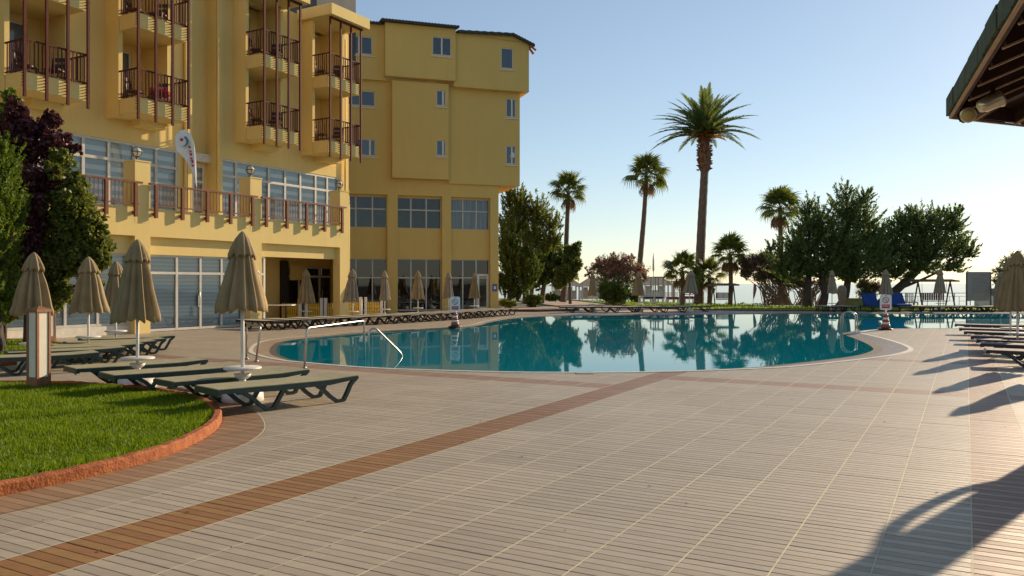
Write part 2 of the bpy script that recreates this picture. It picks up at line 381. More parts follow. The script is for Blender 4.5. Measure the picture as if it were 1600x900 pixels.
M['slatblind'] = blindmat('slat_blind', (.46,.50,.49), (.58,.61,.58), .13, .2, .8)
M['curtaingrey'] = mat('grey_curtain', (.20,.20,.20), .9, (.34,.34,.33), 7, stretch=((4,4,.1),0))

def water(name, tint, bump, scale, deep=None, body=None):
    m = bpy.data.materials.new(name); m.use_nodes = True; n = m.node_tree; n.nodes.clear()
    o = n.nodes.new('ShaderNodeOutputMaterial')
    t = n.nodes.new('ShaderNodeBsdfTransparent'); t.inputs[0].default_value = (*tint, 1)
    if deep:
        t = n.nodes.new('ShaderNodeBsdfDiffuse'); t.inputs[0].default_value = (*deep, 1)
    g = n.nodes.new('ShaderNodeBsdfGlossy'); g.inputs['Roughness'].default_value = .012 if not deep else .12
    fr = n.nodes.new('ShaderNodeFresnel'); fr.inputs[0].default_value = 1.33
    geo = n.nodes.new('ShaderNodeNewGeometry'); tn = n.nodes.new('ShaderNodeTexNoise'); tn.inputs['Scale'].default_value = scale; tn.inputs['Detail'].default_value = 3
    bp = n.nodes.new('ShaderNodeBump'); bp.inputs['Strength'].default_value = bump; bp.inputs['Distance'].default_value = .05 if not deep else 1.0
    n.links.new(geo.outputs[0], tn.inputs[0]); n.links.new(tn.outputs[0], bp.inputs['Height'])
    n.links.new(bp.outputs[0], g.inputs['Normal'])
    if body:      # light scattered back by the water itself
        df = n.nodes.new('ShaderNodeBsdfDiffuse'); df.inputs[0].default_value = (*body, 1); m2 = n.nodes.new('ShaderNodeMixShader'); m2.inputs[0].default_value = .62
        n.links.new(t.outputs[0], m2.inputs[1]); n.links.new(df.outputs[0], m2.inputs[2]); t = m2
    mx = n.nodes.new('ShaderNodeMixShader'); n.links.new(fr.outputs[0], mx.inputs[0])
    n.links.new(t.outputs[0], mx.inputs[1]); n.links.new(g.outputs[0], mx.inputs[2]); n.links.new(mx.outputs[0], o.inputs[0])
    return m
M['water'] = water('pool_water', (.45,.85,.88), .012, 3.0, None, (.0,.36,.46))
M['sea'] = water('sea_water', (0,0,0), .25, .35, (.10,.20,.24))

# ------------------------------------------------------------------ setting: outlines on the ground
def g2(px, py): p = G(px, py); return (p.x, p.y)
pool_ctl = [(397,538,.5),(420,531.5,.4),(475,525.5,.25),(560,518,.2),(625,515,.2),(700,511.2,.2),(738,507,.2),(757,502,.2),(800,495.5,.3),(882,491.2,.3),
  (1037,490,.3),(1200,488.6,.3),(1400,488.3,.3),(1600,488.3,.3),(1690,491,.3),(1690,508,.3),(1600,513.2,.3),(1490,513.4,.3),(1400,514.3,.3),(1366,516,.35),(1348,519.3,.45),
  (1352,522,.5),(1374,527,.6),(1402,534.5,.7),(1421,541.5,.75),(1426,547.5,.75),(1399,555.5,.65),(1343,562.8,.55),(1250,572.8,.5),(1200,576,.42),(1100,580,.33),
  (1000,582.3,.22),(900,583,.15),(800,582.4,.1),(682,579.5,.1),(572,575.3,.1),(475,567.5,.12),(437,563.5,.25),(405,557,.4),(388,549.5,.5)]
ctl = [(*g2(a, b), c) for a, b, c in pool_ctl]
pool_full = catmull(ctl, True, 6)
POOL = [p[:2] for p in pool_full]; PW = [max(.06, p[2]) for p in pool_full]
area = sum(a[0]*b[1]-b[0]*a[1] for a, b in zip(POOL, POOL[1:]+POOL[:1]))
SG = 1 if area > 0 else -1     # left offset is inward when counter-clockwise
CREAM_IN = offset(POOL, [SG*.11]*len(POOL)); WATER = offset(POOL, [SG*(.11+x) for x in PW])
SHELL = offset(POOL, [SG*(.11+x+.02) for x in PW])
lawn_out = [g2(*p) for p in [(-60,790),(0,775.5),(80,759),(162,740.6),(230,722),(278,705.5),(318,686),(340,669.6),(347,655),(342,645),(332,637.5),(312,629),(285,622),(250,616),(190,610),(120,605.5),(60,604),(0,604),(-80,606)]]
lawn_out = [(-10.5, 5.0)] + catmull(lawn_out, False, 6) + [(-12.5,13.0),(-14,8)]
ctr_path = [g2(*p) for p in [(-60,823),(0,806),(95,785),(189,760),(290,729),(374,698),(405,680),(414,666),(407,650),(390,637),(360,627),(320,618),(280,612),(220,605),(150,600)]]
PATHO = [(-10.5,4.0)] + catmull(ctr_path, False, 6) + [(-10,13.2),(-14,8)]
LAWN2 = [(-30,14.5),(-10.2,14.9),(-9.85,15.3),(-9.75,16.2),(-10.3,18.0),(-11.2,20.5),(-12.9,22.2),(-30,24)]

# far edge of the paved deck: the lawn, the path and the gravel bed by the pool's far side
def band(pts): return [g2(*p) for p in pts]
FARLAWN = band([(862,467.5),(900,470),(950,475.5),(1010,481.5),(1070,484.2),(1185,486),(1320,486.6),(1450,486.6),(1600,486.6),(1720,486.6)]) + [(42,55.5),(26,56),(18.5,57.5),(17,61),(13,68),(4,80),(-2,88)]
BED = band([(778,486.5),(782,474.5),(803,471),(832,475.5),(862,479.5),(905,483),(905,485.6),(840,487.4)])
BEIGE = [(-2.0,82),(-8,84),(-8,58),(-3.2,58)] + band([(792,469.5),(803,471),(832,475.5),(862,479.5),(905,483),(930,487)]) + band([(1010,487.5),(1070,487),(1070,484.2),(1010,481.5),(950,475.5),(900,470),(862,467.5)])

# ground, sea, sky is the world
shore = [(-400,-300),(400,-300),(400,50),(60,57),(26,57.2),(19,58.5),(17.6,62),(13.5,69),(4.5,82),(-2,90),(-60,110),(-400,160)]
def sheet(name, P, z, m, kind='structure', **kw):
    from mathutils.geometry import tessellate_polygon
    T = tessellate_polygon([[Vector((p[0], p[1], 0)) for p in P]])
    mb = MB(); mb.add([(p[0], p[1], z) for p in P], [tuple(t) for t in T])
    me = mb.mesh(name, m)
    for p in me.polygons:
        if p.normal.z < 0: p.flip()
    return obj(name, me, kind=kind, **kw) if kind else obj(name, me, **kw)
def in_any(x, y): return False
def sheet_hole(name, P, hole, z, m):
    # outer polygon with a polygonal hole
    from mathutils.geometry import tessellate_polygon
    A = [Vector((p[0], p[1], 0)) for p in P]; B = [Vector((p[0], p[1], 0)) for p in hole]
    T = tessellate_polygon([A, B]); mb = MB(); mb.add([(p.x, p.y, z) for p in A+B], [tuple(t) for t in T])
    me = mb.mesh(name, m)
    for p in me.polygons:
        if p.normal.z < 0: p.flip()
    return obj(name, me, kind='structure')
sheet_hole('ground', shore, SHELL, -.03, M['mortar'])
mb = MB(); n = len(shore)
out2 = offset(shore, -6)
for i in range(2, n-1):
    a, b = shore[i], shore[i+1]; c, d = out2[i], out2[i+1]
    mb.add([(a[0],a[1],-.03),(b[0],b[1],-.03),(d[0],d[1],-3.2),(c[0],c[1],-3.2)], [(3,2,1,0)])
mb.build('shore_bank', M['ground'], kind='structure')
sea = MB(); sea.add([(-40000,-40000,-2.6),(40000,-40000,-2.6),(40000,50000,-2.6),(-40000,50000,-2.6)], [(0,1,2,3)])
sea.build('sea', M['sea'], kind='structure')

# pool
ring('pool_coping_edge', POOL, CREAM_IN, .012, .012, M['cream'], kind='structure')
ring('pool_coping_edge', offset(POOL, -SG*.004), POOL, -.02, .012, M['cream'], kind='structure')
ring('pool_coping', CREAM_IN, WATER, .010, -.045, M['coping'], kind='structure')
ring('pool_wall', WATER, WATER, -.045, -1.5, M['poolwall'], kind='structure')
sheet('pool_floor', offset(POOL, [SG*(.05+x) for x in PW]), -1.45, M['poolfloor'])
sheet('pool_water', offset(POOL, [SG*(.10+x) for x in PW]), -.035, M['water'])
# three curved entry steps under the near left edge
NP = len(POOL); i0 = 6*36; idx = [i % NP for i in range(6*32, 6*32+6*7)]
prev = [WATER[i] for i in idx]
for k, (dd, z) in enumerate([(.5,-.22),(1.0,-.45),(1.5,-.68),(2.0,-.92)]):
    cur = [offset(POOL, [SG*(.11+x+dd) for x in PW])[i] for i in idx]
    st = MB(); m_ = len(idx)
    st.add([(p[0],p[1],z) for p in prev]+[(p[0],p[1],z) for p in cur]+[(p[0],p[1],-1.4) for p in cur], [(i,i+1,i+1+m_,i+m_) for i in range(m_-1)]+[(i+m_,i+1+m_,i+1+2*m_,i+2*m_) for i in range(m_-1)])
    st.build('pool_step', M['poolstep'], kind='structure'); prev = cur

# ------------------------------------------------------------------ deck tiles
TU, TV = .530, .490                 # along U, along V_
pj = G(930.6, 847.8); pg = G(1520, 900)
u0 = pj.dot(U) % TU; v0 = pg.dot(V_)
def W(u, v): return (U.x*u + V_.x*v, U.y*u + V_.y*v)
ring_out = lawn_out
BLD1 = None
excl = [offset(POOL, SG*.03), lawn_out, LAWN2, FARLAWN, BED, BEIGE]
bbs = [(min(p[0] for p in P), max(p[0] for p in P), min(p[1] for p in P), max(p[1] for p in P)) for P in excl + [PATHO]]
deck = obj('pool_deck', None, kind='structure')
def tilecol(i, j, x, y):
    # j: column index along V_ (0 is right of the first joint), i: row along U
    if j == -10 and 1: return 1
    if j == 0: return 2
    return 0
rowband = {}
def plank_segments(a, b, zones):
    ts = [0, 1]
    for P in zones: ts += cuts(a, b, P)
    return sorted(ts)
cleanmesh = {}
GAP = .005; NPK = 6; PWD = TU/NPK
def tile_mesh(kind, h=0.0):
    key = kind
    if key in cleanmesh: return cleanmesh[key]
    mb = MB()
    for k in range(NPK):
        a = k*PWD + (.0060 if k == 0 else .0030); b = (k+1)*PWD - (.0060 if k == NPK-1 else .0030)
        x0, x1 = .004, TV-.004; z = 0; zb = -.012
        mi = k % 2
        # local x along V_, local y along U ; chamfered long edges
        c = .002
        mb.add([(x0,a,zb),(x1,a,zb),(x1,a,z-c),(x0,a,z-c),(x0,a+c,z),(x1,a+c,z),(x0,b-c,z),(x1,b-c,z),(x0,b,z-c),(x1,b,z-c),(x0,b,zb),(x1,b,zb)],
               [(0,1,2,3),(3,2,5,4),(4,5,7,6),(6,7,9,8),(8,9,11,10)], mi)
    ms = [[M['pl_light'],M['pl_dark']],[M['br_light'],M['br_dark']],[M['pk_light'],M['pk_dark']],[M['pt_light'],M['pt_dark']]][kind]
    cleanmesh[key] = mb.mesh('tile', ms); return cleanmesh[key]
brown_rows = set(); 
pr1 = G(1300, 608).dot(U); pr2 = G(1450, 566).dot(U); pr3 = G(550, 580).dot(U); pr4 = G(330, 556).dot(U)
row_of = lambda u: math.floor((u-u0)/TU)
rb1, rb2 = row_of(pr1), row_of(pr2)
def kindof(i, j):
    if j == -10: return 1
    if j == 0: return 2
    x, y = W(u0+(i+.5)*TU, v0+(j+.5)*TV)
    if i == rb1 and j > -10: return 2
    if i == rb2 and j > -12: return 2
    if i == row_of(pr3)+1 and j < -10: return 2
    return 0
cand = []
SV = []; SF = []; SM = []
GV = []; GF = []
def addquad(lst_v, lst_f, a, b, wd, z):
    # strip along a->b of width wd at height z
    dx, dy = b[0]-a[0], b[1]-a[1]; l = math.hypot(dx, dy)
    if l < .01: return
    nx, ny = -dy/l*wd/2, dx/l*wd/2; o = len(lst_v)
    lst_v.extend([(a[0]-nx,a[1]-ny,z),(b[0]-nx,b[1]-ny,z),(b[0]+nx,b[1]+ny,z),(a[0]+nx,a[1]+ny,z)]); lst_f.append((o,o+1,o+2,o+3))
imin, imax = -4, int(60/TU)
for i in range(imin, imax):
    for j in range(-75, 60):
        x, y = W(u0+(i+.5)*TU, v0+(j+.5)*TV)
        if y < 1.6 or y > 58 or abs(x) > .66*y + 2.6: continue
        if x < -11.9 + .5*(y-26) and y > 20 and x < -6.5 and y < 42 and (Vector((x+11.64, y-26.4, 0)).dot(V_) < -5): continue
        state = 0; zones = []
        for P, bb in zip(excl + [PATHO], bbs):
            if x < bb[0]-.5 or x > bb[1]+.5 or y < bb[2]-.5 or y > bb[3]+.5: continue
            cs = [W(u0+(i+a)*TU, v0+(j+b)*TV) for a, b in ((0,0),(1,0),(1,1),(0,1),(.5,.5))]
            ins = [inside(*c, P) for c in cs]
            if all(ins) and P is not PATHO: state = 2; break
            if any(ins) and not (all(ins)): state = 1
            if any(ins): zones.append(P)
        if state == 2: continue
        k0 = kindof(i, j)
        if state == 0:
            inP = any(P is PATHO for P in zones)
            cand.append((y, i, j, 3 if inP else k0)); continue
        for k in range(NPK):
            a = W(u0+i*TU+(k+.5)*PWD, v0+j*TV+.004); b = W(u0+i*TU+(k+.5)*PWD, v0+(j+1)*TV-.004)
            ts = plank_segments(a, b, zones)
            for t0, t1 in zip(ts[:-1], ts[1:]):
                if t1-t0 < .01: continue
                mx_, my_ = a[0]+(b[0]-a[0])*(t0+t1)/2, a[1]+(b[1]-a[1])*(t0+t1)/2
                if any(inside(mx_, my_, P) for P in zones if P is not PATHO): continue
                kk = 3 if (PATHO in zones and inside(mx_, my_, PATHO)) else k0
                p = (a[0]+(b[0]-a[0])*t0, a[1]+(b[1]-a[1])*t0); q = (a[0]+(b[0]-a[0])*t1, a[1]+(b[1]-a[1])*t1)
                nf = len(SF); addquad(SV, SF, p, q, PWD-.0044-(.002 if k in (0,5) else 0), 0)
                if len(SF) > nf: SM.append(kk*2 + k % 2)
cand.sort()
vis = [c for c in cand if c[0] > 4.3 and abs(W(u0+(c[1]+.5)*TU, v0+(c[2]+.5)*TV)[0]) < .63*c[0] + .3]
pick = set((c[1], c[2]) for c in vis[:300])
for y, i, j, k in cand:
    if (i, j) in pick:
        t = obj('tile', tile_mesh(k), deck); p = W(u0+i*TU, v0+j*TV)
        t.matrix_local = Matrix.Translation((p[0], p[1], random.uniform(-.0007, .0007))) @ Matrix(((V_.x,U.x,0,0),(V_.y,U.y,0,0),(0,0,1,0),(0,0,0,1)))
        continue
    near = y < 16
    for q in range(NPK):
        a0 = u0+i*TU+q*PWD + (.006 if q == 0 else .003); a1 = u0+i*TU+(q+1)*PWD - (.006 if q == NPK-1 else .003)
        vA, vB = v0+j*TV+.004, v0+(j+1)*TV-.004; o = len(SV)
        c = [W(a0,vA),W(a0,vB),W(a1,vB),W(a1,vA)]
        SV.extend([(p[0],p[1],0) for p in c]); SF.append((o+3,o+2,o+1,o)); SM.append(k*2+q % 2)
        if near:
            SV.extend([(p[0],p[1],-.012) for p in c])
            SF.append((o,o+1,o+5,o+4)); SF.append((o+2,o+3,o+7,o+6)); SM += [k*2+q % 2]*2
me = npmesh('deck_tiles', SV, SF, [M['pl_light'],M['pl_dark'],M['br_light'],M['br_dark'],M['pk_light'],M['pk_dark'],M['pt_light'],M['pt_dark']], SM)
obj('tile_field', me, deck, kind='stuff')
# cream joints between tile columns
for j in range(-75, 60):
    for i in range(imin, imax, 4):
        a = W(u0+i*TU, v0+j*TV); b = W(u0+(i+4)*TU, v0+j*TV)
        if b[1] < 1.6 or a[1] > 58 or abs(a[0]) > .66*b[1]+3: continue
        zs = [P for P, bb in zip(excl+[PATHO], bbs) if not (max(a[0],b[0]) < bb[0] or min(a[0],b[0]) > bb[1] or b[1] < bb[2] or a[1] > bb[3])]
        ts = plank_segments(a, b, zs)
        for t0, t1 in zip(ts[:-1], ts[1:]):
            mx_, my_ = a[0]+(b[0]-a[0])*(t0+t1)/2, a[1]+(b[1]-a[1])*(t0+t1)/2
            if any(inside(mx_, my_, P) for P in zs): continue
            p = (a[0]+(b[0]-a[0])*t0, a[1]+(b[1]-a[1])*t0); q = (a[0]+(b[0]-a[0])*t1, a[1]+(b[1]-a[1])*t1)
            addquad(GV, GF, p, q, .0085, .0006)
for a, b in zip(PATHO[1:-3], PATHO[2:-2]): addquad(GV, GF, a, b, .009, .002)
obj('joints', npmesh('joints', GV, GF, M['grout']), deck, kind='stuff')
# plain paved ground outside the tiled view
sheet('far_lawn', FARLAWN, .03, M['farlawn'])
sheet('beige_path', BEIGE, -.002, M['path'])
sheet('gravel_bed', BED, .06, M['gravel'])
kb = MB(); P = BED; PI = offset(P, .18 * (1 if sum(a[0]*b[1]-b[0]*a[1] for a,b in zip(P,P[1:]+P[:1])) > 0 else -1))
for i in range(len(P)):
    a, b, c, d = P[i], P[(i+1)%len(P)], PI[(i+1)%len(P)], PI[i]
    kb.add([(a[0],a[1],-.02),(b[0],b[1],-.02),(b[0],b[1],.13),(a[0],a[1],.13),(d[0],d[1],.13),(c[0],c[1],.13),(c[0],c[1],-.02),(d[0],d[1],-.02)], [(0,1,2,3),(3,2,5,4),(4,5,6,7)])
kb.build('bed_kerb', M['bedkerb'], kind='structure')
def kerb(name, P, h, wd, m, closed=False, sg=1):
    mb = MB(); n = len(P); A = P; B = offset(P, sg*wd, closed); c = .02
    A2 = offset(P, sg*c, closed); B2 = offset(P, sg*(wd-c), closed)
    rows = [(A,-.02),(A,h-c),(A2,h),(B2,h),(B,h-c),(B,-.02)]
    rs = random.Random(3); jit = [rs.uniform(-.006,.006) for _ in range(n)]
    V = []
    for r_, z in rows: V += [(p[0], p[1], z + (jit[k] if z > 0 else 0)) for k, p in enumerate(r_)]
    Fc = [(k*n+i, k*n+i+1, (k+1)*n+i+1, (k+1)*n+i) for k in range(5) for i in range(n-1)]
    mb.add(V, Fc, smooth=False); return mb.build(name, m, kind='structure')
KP = resample([p for p in lawn_out[1:-2]], .09, False)
kerb('lawn_kerb', KP, .10, .10, M['kerb'])
kerb('far_lawn_kerb', FARLAWN[:10], .07, .10, M['bedkerb'])
kerb('lawn_kerb', LAWN2[1:8], .10, .10, M['kerb'])
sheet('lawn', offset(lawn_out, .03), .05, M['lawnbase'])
sheet('lawn', LAWN2, .05, M['lawnbase'])
def blades(P, n, h0, h1, seed, wd=.006, zb=.045):
    rs = np.random.RandomState(seed); bb = (min(p[0] for p in P), max(p[0] for p in P), min(p[1] for p in P), max(p[1] for p in P)); pts = []
    while len(pts) < n:
        x = rs.uniform(bb[0], bb[1]); y = rs.uniform(bb[2], bb[3])
        if abs(x) < .68*y+.8 and inside(x, y, P): pts.append((x, y))
    p = np.array(pts); a = rs.uniform(0, 2*np.pi, n); h = rs.uniform(h0, h1, n); l = rs.uniform(0, .6, n)*h; b = rs.uniform(0, 2*np.pi, n); w_ = wd*rs.uniform(.7,1.4,n)
    # tufts: taller where a slow noise is high
    h *= .8 + .35*np.sin(p[:,0]*3.1+np.sin(p[:,1]*2.3)*2)*np.sin(p[:,1]*2.7+1)
    A = np.stack([p[:,0]+np.cos(a)*w_, p[:,1]+np.sin(a)*w_, np.full(n,zb)],1); B = np.stack([p[:,0]-np.cos(a)*w_, p[:,1]-np.sin(a)*w_, np.full(n,zb)],1)
    T = np.stack([p[:,0]+np.cos(b)*l, p[:,1]+np.sin(b)*l, zb+h],1)
    Vv = np.stack([A,B,T],1).reshape(-1,3); return Vv, np.arange(3*n).reshape(-1,3)
LI = offset(lawn_out, .10)
Vv, Ff = blades(LI, 90000, .03, .085, 1)
obj('grass', npmesh('grass', Vv, Ff, M['grass']), kind='stuff', label='short green lawn grass inside the terracotta kerb', category='grass')
Vv, Ff = blades(LAWN2, 15000, .04, .10, 2, .012)
obj('grass', npmesh('grass', Vv, Ff, M['grass']), kind='stuff', label='strip of grass under the trees behind the left loungers', category='grass')
rs = np.random.RandomState(5); n = 26000
xx = rs.uniform(-2, 42, n); yy = rs.uniform(44, 86, n); pts = [(a, b) for a, b in zip(xx, yy) if inside(a, b, FARLAWN)]
p = np.array(pts); n = len(p); a = rs.uniform(0, np.pi, n); h = rs.uniform(.05,.13,n); wd = .035
Vv = np.stack([np.stack([p[:,0]+np.cos(a)*wd,p[:,1]+np.sin(a)*wd,np.full(n,.03)],1),np.stack([p[:,0]-np.cos(a)*wd,p[:,1]-np.sin(a)*wd,np.full(n,.03)],1),np.stack([p[:,0]+rs.uniform(-.04,.04,n),p[:,1],.03+h],1)],1).reshape(-1,3)
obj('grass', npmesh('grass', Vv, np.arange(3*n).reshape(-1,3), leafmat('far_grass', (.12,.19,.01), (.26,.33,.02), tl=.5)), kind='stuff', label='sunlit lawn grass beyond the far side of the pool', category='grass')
# ------------------------------------------------------------------ building frames
class Frame:
    """local axes of a building: x along its facade, y into the building"""
    def __init__(s, o, ang): s.o = o; s.a = ang; s.x = (math.cos(ang), math.sin(ang)); s.y = (-math.sin(ang), math.cos(ang))
    def s(s_, px, d=0.0):
        r = (px-800)/F; return (r*(s_.o[1]+d*s_.y[1]) - s_.o[0] - d*s_.y[0]) / (s_.x[0] - r*s_.x[1])
    def Y(s_, s, d=0.0): return s_.o[1] + s*s_.x[1] + d*s_.y[1]
    def z(s_, py, s, d=0.0): return CH + (HY-py)/F*s_.Y(s, d)
    def w(s_, s, d, z=0.0): return (s_.o[0]+s*s_.x[0]+d*s_.y[0], s_.o[1]+s*s_.x[1]+d*s_.y[1], z)
B1 = Frame((-11.64, 26.4), ANG1)
B2 = Frame((-.81, 47.0), R(17.6))

def window(parent, xs, zs, y, frame, pane, fw=.06, dep=.07, back=None, backmat=None, skip=(), outer=None, name='window', label=None):
    """xs: vertical bar positions, zs: horizontal bar positions; each pane is a child of its own"""
    mb = MB(); h = fw/2
    for k, x in enumerate(xs): mb.box(x-h, x+h, y, y+dep, zs[0]-h, zs[-1]+h)
    for z in zs:
        for a, b in zip(xs[:-1], xs[1:]): mb.box(a+h, b-h, y+.003, y+dep-.003, z-h, z+h)
    w_ = mb.build(name, frame, parent)
    if pane is M['glassblue']:
        q_ = MB(); q_.box(xs[0]-.12, xs[-1]+.12, y-.12, y-.002, zs[0]-.13, zs[0]-.07); q_.build('sill', M['cream'], w_)
    if label: w_['label'] = label
    for a, b in zip(xs[:-1], xs[1:]):
        for c, d in zip(zs[:-1], zs[1:]):
            p = MB(); yy = y+dep*.5
            p.add([(a+h,yy,c+h),(b-h,yy,c+h),(b-h,yy,d-h),(a+h,yy,d-h)], [(0,1,2,3)])
            p.build('pane', pane, w_)
    if backmat:
        q = MB(); q.box(xs[0]-.05, xs[-1]+.05, y+dep+.03, y+dep+.05, zs[0]-.05, zs[-1]+.05)
        q.build('blind', backmat, w_)
    return w_

# ================================================================== left building: yellow hotel wing with balconies
b1 = thing('hotel_wing', 'sunlit yellow hotel wing with stacked balconies and a terrace above the ground floor', 'building', (B1.o[0], B1.o[1], 0), ANG1)
SL = -20.0
pil = [(-10.1,-9.55), (-5.45,-4.9), (-.68,-.12), (4.08,4.64), (9.0,9.56)]
TZ0, TZ1 = 3.12, 4.03
mb = MB()
# ground floor front: piers and the deep terrace band
bays = [(-9.55,-5.45),(-4.9,-.68),(-.12,4.08),(4.64,9.0)]
mb.wall(SL, 9.56, 0, TZ1, [(a, b, 0, TZ0) for a, b in bays], 0, .38)
mb.build('front_wall', M['yellow'], b1)
for a, b in pil:
    p = MB(); p.box(a, b, -.004, .58, TZ1-.5, 5.5); p.build('terrace_pillar', M['yellow'], b1)
    c = MB(); c.box(a-.02, b+.02, -.025, .60, 5.5, 5.54); c.build('pillar_cap', M['yellow'], b1)
# lowered beam inside each bay, recessed glazing
gz = 2.55
for k, (a, b) in enumerate(bays):
    p = MB(); p.box(a, b, .22, .375, gz, TZ0+.02) if k < 3 else p.box(a, b, .22, .375, 2.62, TZ0+.02)
    p.build('lintel', M['yellow'], b1)
sx = [B1.s(p, .33) for p in (240, 275, 312, 345, 380)]; sx = [-.09] + sx[1:4] + [sx[3]+.93, 4.05]
w1 = window(b1, sx, [.06, 1.95, gz-.03], .28, M['frame'], M['glass'], .085, .08, True, M['slatblind'], name='glazed_door')
hd = MB(); hd.tube([(sx[2]-.08,.25,.85),(sx[2]-.08,.22,.88),(sx[2]-.08,.22,1.28),(sx[2]-.08,.25,1.31)], .016, 6); hd.box(sx[2]-.12, sx[2]-.04, .262, .279, .80, 1.2); hd.build('door_handle', M['steel'], w1)
for a, b in bays[:2]:
    n_ = 4; xs = [a+.04+(b-a-.08)*i/n_ for i in range(n_+1)]
    window(b1, xs, [.32, 1.05, 1.95, gz-.03], .28, M['frame'], M['glass'], .08, .08, True, M['slatblind'])
    q = MB(); q.box(a, b, .24, .34, 0, .275); q.build('plinth', M['cream'], b1)
# covered entrance behind the fourth bay
a, b = bays[3]
dA, dB = B1.s(449, 3.2), B1.s(520, 3.2)
q = MB(); q.wall(a-.3, 12.3, 0, 3.7, [(dA,dB,.04,2.38)], 3.2, 3.35); q.box(a-.3, a, .38, 3.2, 0, 3.7); q.poly([(a,.585),(9.5,.66),(12.0,2.36),(12.0,3.19),(a,3.19)], 2.72, 2.82)
q.bar((9.60,.62,1.86),(12.3,2.44,1.86),.08,3.72)
q.build('porch_wall', M['yellow'], b1)
window(b1, [4.68, 5.05], [.06, 1.95, gz+.04], .28, M['whiteframe'], M['glass'], .075, .09, True, M['slatblind'])
dC = B1.s(500, 3.2); xd = [dA+.05, dA+.75, dC-1.0, dC, dC+1.0, dB-.02] if dC-1.0 > dA+1 else [dA+.05, dC-.95, dC, dC+.95]
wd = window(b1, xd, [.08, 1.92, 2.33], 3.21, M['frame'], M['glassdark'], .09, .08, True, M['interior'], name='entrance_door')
hd = MB()
for x in (dC-.1, dC+.1): hd.tube([(x,3.2,.9),(x,3.13,.92),(x,3.13,1.3),(x,3.2,1.32)], .015, 6)
hd.build('door_handle', M['steel'], wd)
pA = B1.s(442, 3.0); q = MB(); q.box(pA, pA+.35, 3.0, 3.19, 0, 2.6); q.build('timber_post', M['interior'], b1)
q = MB(); q.box(dA+.1, dA+1.1, 3.10, 3.18, 1.75, 2.45); q.build('yellow_panel', M['yellow'], b1)
# terrace slab
q = MB(); q.box(SL, 9.5, .38, 2.4, 3.75, 3.95); q.build('terrace_floor', M['cream'], b1)
q = MB(); q.box(9.5, 9.56, .583, 2.397, 3.8, 4.03); q.build('end_wall', M['yellow'], b1)
# upper facade plane at depth 2.4
D = 2.4; SE = 12.35
wl = [B1.s(p, D) for p in (347.2,369.6,394.2,420.9,446.2,470,493.8,511.9,528.5)]
wr = [B1.s(p, D) for p in (60, 100, 131, 171, 210, 245, 277)]
wr = [wr[0]-2.0, wr[0]-1.0] + wr
ZT = 6.47; ZM = 5.84; ZF = 4.0
rec = (3.35, 4.62)
stk = [(-3.75,-1.74), (-.05,2.0), (5.45,7.46), (9.19,11.27)]
holes = [(wl[0]-.04, wl[-1]+.04, 3.0, ZT+.04), (wr[0]-.04, wr[-1]+.04, 3.0, ZT+.04), (rec[0], rec[1], 3.0, 20)] + [(a, b, 7.3, 13.0) for a, b in stk]
q = MB(); q.wall(SL, SE, 3.95, 13.15, holes, D, D+.3); q.build('upper_wall', M['yellow'], b1)
q = MB(); q.box(SE-.3, SE-.003, D+.3, D+9, 0, 13.15); q.box(SL, SE-.3, D+9, D+9.3, 0, 13.15);  q.build('rear_wall', M['yellow'], b1)
q = MB(); q.box(SL, SE-.002, D+.002, D+9.2, 13.15, 13.35); q.build('roof', M['yellow'], b1)
q = MB(); q.box(SL, -3.9, D, D+.4, 13.35, 14.1); q.build('parapet', M['yellow'], b1)
# recess with its double door and the smooth round-shaded stair wall
q = MB(); q.wall(rec[0]-.1, rec[1]+.1, 3.95, 13.1, [(3.42,4.5,3.99,6.2)], D+.55, D+.75); q.build('stair_wall', M['yellow'], b1)
q = MB(); q.box(rec[0], rec[0]+.02, D, D+.55, 3.95, 13.1); q.box(rec[1]-.02, rec[1], D, D+.55, 3.95, 13.1); q.build('recess_side', M['yellow'], b1)
q = MB(); q.box(3.34, 4.64, D+.28, D+.5, 6.3, 6.62); q.build('door_hood', M['cream'], b1)
window(b1, [3.45,3.97,4.47], [4.02,5.55,6.15], D+.56, M['whiteframe'], M['glass'], .11, .07, True, M['zebra'], name='terrace_door')
q = MB(); q.box(3.15, 3.34, D-.16, D-.003, 3.95, 13.1); q.box(4.63, 4.80, D-.12, D-.003, 3.95, 13.1); q.build('pilaster', M['yellow'], b1)
q = MB()
for s_ in (3.10, 4.60): q.tube([(s_, D-.10, 3.96), (s_, D-.10, 13.0)], .05, 10)
q.build('drainpipe', M['yellow'], b1)
window(b1, wl, [ZF, ZM, ZT], D+.02, M['frame'], M['glass'], .10, .08, True, M['zebra'])
window(b1, wr, [ZF, ZM, ZT], D+.02, M['frame'], M['glass'], .10, .08, True, M['zebra'])
q = MB(); q.tube([(SE-.35,D-.10,13.0),(SE-.35,D-.10,5.9),(SE-.15,D-.10,5.7),(SE-.12,D-.10,5.3)], .055, 10); q.tube([(9.66,.10,5.0),(9.66,.10,.1)], .055, 10)
q.tube([(SE-.12,D-.10,5.3),(9.66,.10,5.15),(9.66,.10,5.0)], .05, 8)
q.build('drainpipe', M['yellow'], b1)
# grey plant room above the roof
q = MB(); q.box(B1.s(495, 6), B1.s(556, 6), 6, 10, 13.35, 17.5); q.build('plant_room', M['greygrey'], b1)

